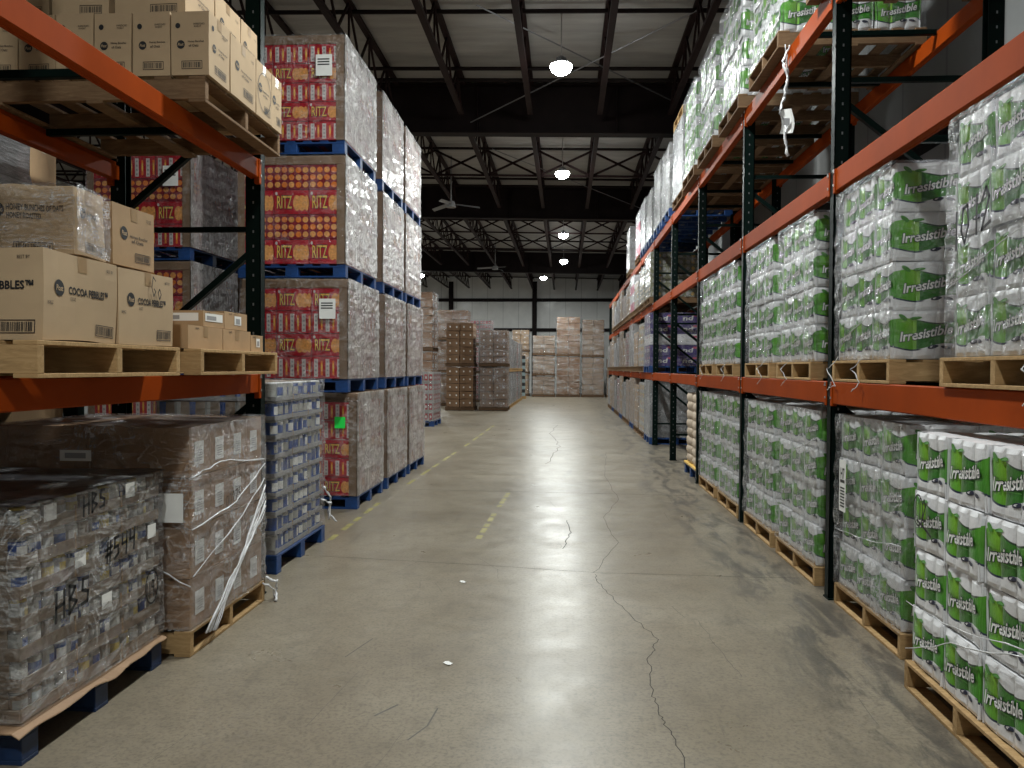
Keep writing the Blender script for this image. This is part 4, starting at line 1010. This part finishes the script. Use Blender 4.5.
levels = [(.15, 1.17, [N_, S_, N_, S_, S_], 'green'), (1.47, 1.10, [S_, N_, S_, N_], 'white'), (2.72, 1.19, [N_, D_, N_, D_], None), (4.06, 1.15, [S_, N_, S_, N_, S_], 'white')]
ordn = ['floor', 'second', 'third', 'top']
colw = ['front', 'middle', 'rear']
for c, y in enumerate((8.60, 10.08, 11.52)):
    for k, (z, h, rows, lk) in enumerate(levels):
        lab = 'wrapped red cracker load, %s level of the %s tall aisle stack' % (ordn[k], colw[c])
        if c == 0: lab += {0: ', green sticker', 1: ', white label', 2: ', round crackers', 3: ', white label high up'}[k]
        off = (.0, -.04, -.07, -.08)[k]; yy = y if k == 0 else (8.36, 10.1, 11.56)[c]; dd = 1.24 if k == 0 else (1.38, 1.28, 1.22)[c]
        cracker_load(lab, CX + off, yy, z, 1.18, dd, rows, h - .012, 3 + k + c, None, 'film' if k != 2 else 'film_light', lk if c == 0 else None)
        block_pallet('blue block pallet at the %s level of the %s tall cracker stack' % (ordn[k], colw[c]), CX - .59 + off, yy + dd / 2, z - .148 if k else 0, 1.2, dd)
lv2 = [(.15, 1.24, [N_, S_, N_, S_]), (1.54, 1.26, [D_, D_, N_, D_]), (2.95, 1.15, [S_, N_, D_, S_])]
for c, y in enumerate((8.60, 10.05)):
    for k, (z, h, rows) in enumerate(lv2):
        cracker_load('red cracker load seen behind the rack post, %s level of the %s shorter stack' % (ordn[k], ('near', 'far')[c]), -4.25, y, z, 1.2, 1.24, rows, h - .012, 7 + k, None, 'film_light', 'white' if (k == 2 and c == 0) else None)
        block_pallet('blue block pallet at the %s level of the %s shorter cracker stack' % (ordn[k], ('near', 'far')[c]), -4.25 - .6, y + .62, z - .148 if k else 0, 1.2, 1.24)

# ================================================================== dark wrapped goods in the second rack
def lump_load(label, x, y, z, w, d, h, mat, seed, name='wrapped_load', film_mat=None, amp=.02, group=None, n=10, flare=0):
    """load seen only as its taut wrapping: a bulging wrapped block"""
    t = thing(name, label, 'pallet load', (x, y, z), 0, group)
    b = MB(); o = Vector((seed * 3, seed, 1)); W2, D2 = w / 2, d / 2
    def ring(t_):
        s = t_ * 4; k = int(min(3, s)); f = s - k; c = [(-W2, -D2), (W2, -D2), (W2, D2), (-W2, D2), (-W2, -D2)]
        return c[k][0] + (c[k + 1][0] - c[k][0]) * f, c[k][1] + (c[k + 1][1] - c[k][1]) * f
    def P(u, v):
        x_, y_ = ring(u); q = noise.noise(Vector((x_ * 4, y_ * 4, v * h * 5)) + o) * amp; r = abs(math.sin(PI * v * max(1, round(h / .3)))) ** .5 * amp * .8 + q
        sc = 1 + (r - amp * 1.5) / max(W2, .1); return (x_ * sc, y_ * sc, v * h)
    b.grid(P, 32, 24, mat, lambda u, v: (u * 2 * (w + d), v * h)); b.grid(lambda u, v: (-W2 * .97 + 2 * W2 * .97 * u, -D2 * .97 + 2 * D2 * .97 * v, h + amp * .5 * noise.noise(Vector((u * 5, v * 5, seed)))), 8, 8, mat)
    O('wrapped_goods', b.mesh('wrapped_goods', True), t)
    if film_mat: film(t, w, d, h, film_mat, seed % 3)
    return t
wood_pallet('dark pallet in the second rack on the middle shelf under grey wrapped goods', -3.47 - .6, 4.3, 1.55, 1.2, 1.0, mat='wood_old')
lump_load('grey wrapped load on the middle shelf of the second rack', -3.42 - .6, 4.3, 1.695, 1.14, 1.15, 1.45, 'grey_film', 2)
wood_pallet('dark pallet on the floor of the second rack under black wrapped goods', -3.52 - .6, 3.95, 0, 1.2, 1.0, mat='wood_old')
lump_load('black wrapped load on the floor behind the can load', -3.50 - .6, 3.95, .145, 1.14, 1.1, 1.18, 'black_film', 5)
carton('brown carton standing on the floor of the second rack behind the brown wrapped load', -3.5, 4.72, 0, .5, .5, 1.42, 'cardboard', None, 48)

# ================================================================== deep part of the right rack
def sack_mesh(w, d, h, seed, mat):
    b = MB(); o = Vector((seed, seed * 2, 0))
    def P(u, v):
        a = 2 * PI * u; p = math.sin(PI * v) ** .35 if 0 < v < 1 else .55
        c, s_ = math.cos(a), math.sin(a); e = .28
        x = (abs(c) ** e) * (1 if c > 0 else -1) * w / 2; y = (abs(s_) ** e) * (1 if s_ > 0 else -1) * d / 2
        q = 1 + .04 * noise.noise(Vector((x * 8, y * 8, v * 3)) + o); return (x * q * (.86 + .14 * p), y * q * (.86 + .14 * p), v * h)
    b.grid(P, 20, 6, mat); b.add([P(i / 20, 1) for i in range(20)], [tuple(range(20))], mat)
    return b.mesh('sack', True)
block_pallet('blue pallet with a yellow edge under the tan paper sacks past the green loads', RX + .55, 11.75, 0, 1.1, 1.1)
t = thing('sack_stack_load', 'wrapped stack of tan paper sacks on a blue pallet past the green loads', 'pallet load', (RX + .55, 11.75, .15))
b = MB(); b.box(-.56, -.56, 0, .56, .56, .03, 'yellow_print', .004); O('yellow_sheet', b.mesh('yellow_sheet'), t)
for k in range(8):
    for i in range(2):
        for j in range(2): O('sack', cached(('sack', k % 3), lambda: sack_mesh(.54, .54, .135, k % 3, 'tan_bag')), t, (-.27 + .54 * i, -.27 + .54 * j, .03 + k * .132), .02 * ((k * 7 + i) % 3 - 1))
deep = []
def pal(x, y, z, kind, lab, w=1.1, d=1.1):
    (block_pallet if kind == 'b' else wood_pallet)(lab, x + w / 2, y + d / 2, z, w, d, **({} if kind == 'b' else {'mat': 'wood_old'}))
def pr_purple(b, fm, L, h, face):
    put_text(b, fm, 'nd', L * .5, h * .5, L * .4, h * .4, 'white_label', .03, .1, .003); put_oval(b, fm, L * .8, h * .75, L * .12, h * .1, 'pink', .003)
def pr_jars(b, fm, L, h, face):
    for k in range(3): put_oval(b, fm, L * (.2 + .3 * k), h * .45, L * .11, h * .30, 'yellow_print' if k % 2 else 'can_pale', .002, 8)
def pr_redcans(b, fm, L, h, face):
    for k in range(4): put_rect(b, fm, L * (.05 + .24 * k), h * .15, L * (.22 + .24 * k), h * .8, 'can_red', .002); put_oval(b, fm, L * (.135 + .24 * k), h * .45, L * .05, h * .15, 'white_label', .003, 6)
def pr_mixed(b, fm, L, h, face):
    put_rect(b, fm, L * .1, h * .2, L * .9, h * .75, 'can_yellow', .002); put_rect(b, fm, L * .3, h * .3, L * .6, h * .6, 'can_red', .003)
DK = {  # name: (mat, film, nx, ny, nz, prints)
    'purple': (('purple', 'purple', 'plastic_white'), 'film_light', 2, 3, 5, pr_purple), 'jars': ('jar_glass', 'film_light', 3, 3, 7, pr_jars), 'white': ('pale_goods', 'film_white', 2, 2, 4, None),
    'brick': ('brick_tan', 'film_light', 2, 3, 8, None), 'carton': ('cardboard', 'film', 2, 2, 4, pr_holes), 'red': ('can_pale', 'film_light', 2, 3, 6, pr_redcans), 'mixed': ('can_pale', 'film', 2, 3, 6, pr_mixed),
    'pink': (('pink', 'plastic_white'), 'film_light', 2, 2, 4, None), 'clear': ('grey_print', 'film_white', 2, 2, 5, None)}
NMS = {'purple': 'purple and white packs', 'jars': 'yellow-capped jars', 'white': 'white wrapped packs', 'brick': 'stacked tan blocks', 'carton': 'brown cartons', 'red': 'red cans', 'mixed': 'yellow and red cans', 'pink': 'pink and white packs', 'clear': 'grey cloudy goods'}
def deep_load(kind, x, y, z, w, d, h, where, seed, group=None, side='-x', pt='w', lean=0):
    m, f, nx, ny, nz, pr = DK[kind]
    lab = 'wrapped load of %s, %s' % (NMS[kind], where)
    t = block_load(lab, x + w / 2, y + d / 2, z + .146, w - .04, d - .04, h, m, f, seed, nx, ny, nz, pr, group, side=side, name='wrapped_goods_load', faces=('-y', side), child='goods_block' if kind not in ('carton',) else 'carton')
    pal(x, y, z, pt, '%s pallet under the %s, %s' % ('blue' if pt == 'b' else 'wooden', NMS[kind], where), w, d)
    return t
ordw = ['first', 'second', 'third', 'fourth', 'fifth', 'sixth', 'seventh', 'eighth', 'ninth', 'tenth', 'eleventh', 'twelfth']
seq0 = ['clear', 'mixed', 'carton', 'brick', 'brick', 'white', 'carton', 'red', 'white', 'brick', 'carton', 'clear']
seq1 = ['purple', 'mixed', 'carton', 'white', 'red', 'carton', 'brick', 'white', 'clear', 'carton', 'brick', 'white']
seq2 = ['jars', 'jars', 'mixed', 'pink', 'carton', 'brick', 'carton', 'white', 'clear', 'carton']
k = 0
for i in range(5, 11):
    for dy in (.14, 1.46):
        y = RY[i] + dy
        deep_load(seq0[k], 1.79, y, 0, 1.1, 1.12, 1.2 - .08 * (k % 3), 'floor, %s past the rack gap' % ordw[k], 50 + k, pt='b' if k % 3 == 0 else 'w')
        deep_load(seq1[k], 1.77, y, RZ[0], 1.1, 1.12, 1.12 - .14 * (k % 3), 'first shelf, %s past the rack gap' % ordw[k], 70 + k, pt='b' if k == 0 else 'w')
        if k < len(seq2): deep_load(seq2[k], 1.77, y, RZ[1], 1.1, 1.12, 0.94 - .14 * (k % 3), 'second shelf, %s past the rack gap' % ordw[k], 90 + k)
        k += 1
# top shelf beyond the green loads
TS = [(12.36, 'clear', 1.15, 'w'), (13.90, 'white', 1.15, 'b'), (15.22, 'white', 1.2, 'b'), (16.7, 'white', 1.0, 'b'), (18.05, 'clear', 1.1, 'b'), (19.5, 'pink', 1.1, 'w')]
for k, (y, kind, h, pt) in enumerate(TS):
    deep_load(kind, 1.80, y, RZ[2], 1.1, 1.12, h, 'top shelf, %s past the green ones' % ordw[k], 110 + k, pt=pt)
wood_pallet('empty wooden pallet lying on top of the grey wrapped load on the top shelf', 2.35, 12.92, RZ[2] + .146 + 1.165, 1.1, 1.0)
deep_load('white', 1.80, RY[7] + .3, RZ[2], 1.1, 1.12, 1.2, 'top shelf, pale tall block alone', 120)

# ================================================================== far left and end-wall stacks
block_pallet('small blue pallet under the red can load beyond the cracker stacks', -3.53 - .55, 21.5, 0, 1.1, 1.2)
block_load('wrapped load of red cans on a blue pallet beyond the cracker stacks', -3.55 - .53, 21.5, .15, 1.06, 1.16, 1.32, 'can_pale', 'film_light', 2, 2, 3, 5, pr_redcans, name='wrapped_can_load', child='can_tray', side='+x', faces=('-y', '+x'))
def stack2(x0, y0, w, d, hs, mat, film_mat, labs, seed, prints=pr_holes, nz=4, plabs=None, side='+x', nx=2, ny=2, pm='wood_dark', z0=0):
    z = z0
    for k, h in enumerate(hs):
        wood_pallet(plabs[k] if plabs else 'pallet under the ' + labs[k], x0 + w / 2, y0 + d / 2, z, w, d, mat=pm); z += .143
        block_load(labs[k], x0 + w / 2, y0 + d / 2, z, w - .05, d - .05, h, mat, film_mat, seed + k, nx, ny, nz, prints, side=side, faces=('-y', '+x'), gap=.022, lump=.016); z += h + .022
stack2(-4.46, 28.85, 1.08, 1.1, [1.47, 1.50], 'cardboard_dark', None, ['brown carton stack with white hand holes, lower level', 'brown carton stack with white hand holes, upper level'], 3, pr_holes2, 5)
stack2(-3.20, 28.85, 1.08, 1.1, [1.47, 1.22], 'cardboard_dark', 'film_light', ['brown carton load by the wrapped row, lower level', 'brown carton load by the wrapped row, upper level'], 5, pr_holes2, 5)
for k in range(6):
    y = 30.2 + 1.6 * k
    kinds = ['white', 'clear', 'white', 'red', 'white', 'brick'][k]
    hs = (1.2, 1.1)
    for q in range(2):
        m, f, nx, ny, nz, pr = DK[kinds]; z = q * 1.45
        block_load('wrapped %s behind the brown carton stack, %s row, %s level' % (NMS[kinds], ordw[k], ('lower', 'upper')[q]), -2.7, y + .6, z + .146, 1.05, 1.15, hs[q] + .07, m, f, 130 + k + q, nx, ny, nz, pr, side='+x', faces=('-y', '+x'), name='wrapped_goods_load')
        wood_pallet('wooden pallet in the %s row behind the brown carton stack, %s level' % (ordw[k], ('lower', 'upper')[q]), -2.7, y + .6, z, 1.1, 1.2)
stack2(-5.4, 24.6, 1.2, 1.1, [1.95, 1.75], 'cardboard_warm', 'film_band', ['tall brown carton load behind the red cans, lower level', 'tall brown carton load behind the red cans, upper level'], 8, pr_wlabel, 7)
stack2(-5.3, 32.0, 1.3, 1.1, [1.2, 1.2, 1.1], 'cardboard_warm', 'film_band', ['ragged brown carton load behind the dark gap, lowest level', 'ragged brown carton load behind the dark gap, middle level', 'ragged brown carton load behind the dark gap, top level'], 10, None, 3)
stack2(-4.55, 36.0, 1.15, 1.1, [1.15, 1.15, 1.05], 'can_pale', 'film_light', ['red can load, lowest of the stack behind the carton load', 'red can load, middle of the stack behind the carton load', 'red can load peeking over the brown carton load'], 12, pr_redcans, 5)
stack2(-3.05, 44.5, 1.0, 1.1, [1.1, 1.1, 1.1], 'cardboard', 'film_light', ['brown load at the end wall beside the dark column, lowest', 'brown load at the end wall beside the dark column, middle', 'brown load at the end wall beside the dark column, top'], 14)
stack2(-1.82, 43.6, 1.26, 1.1, [1.0, .98, .96], 'cardboard_mid', 'film_band', ['lowest of three wrapped carton loads stacked against the end wall', 'middle of three wrapped carton loads stacked against the end wall', 'topmost of three wrapped carton loads stacked against the end wall'], 16, None, 4)
stack2(-.50, 43.6, 1.34, 1.1, [2.1, 2.05], 'cardboard_warm', 'film_band', ['tallest end-wall stack, lower carton load', 'tallest end-wall stack, upper carton load with an open top'], 18, None, 6)
stack2(.92, 43.6, 1.25, 1.1, [2.05, 1.95], 'cardboard_mid', 'film_band', ['dark brown end-wall stack next to the tallest one, lower load', 'dark brown end-wall stack next to the tallest one, upper load'], 20, None, 7)
stack2(2.3, 43.6, .8, 1.1, [2.0], 'cardboard_warm', 'film_band', ['narrow brown load at the end wall beside the rack end'], 22)
b_ = block_load('striped pale tray stack at the end wall between brown loads', -2.28, 40.7, .146, .4, .5, 2.1, ('striped_tray', 'ink'), None, 24, 1, 1, 12, None, name='tray_stack', child='tray'); wood_pallet('small pallet under the striped tray stack', -2.28, 40.7, 0, .5, .5)
stack2(-5.6, 44.5, 1.2, 1.1, [1.2, 1.2], 'cardboard', 'film', ['brown end-wall load in the corner behind the dark gap, lower', 'brown end-wall load in the corner behind the dark gap, upper'], 25)
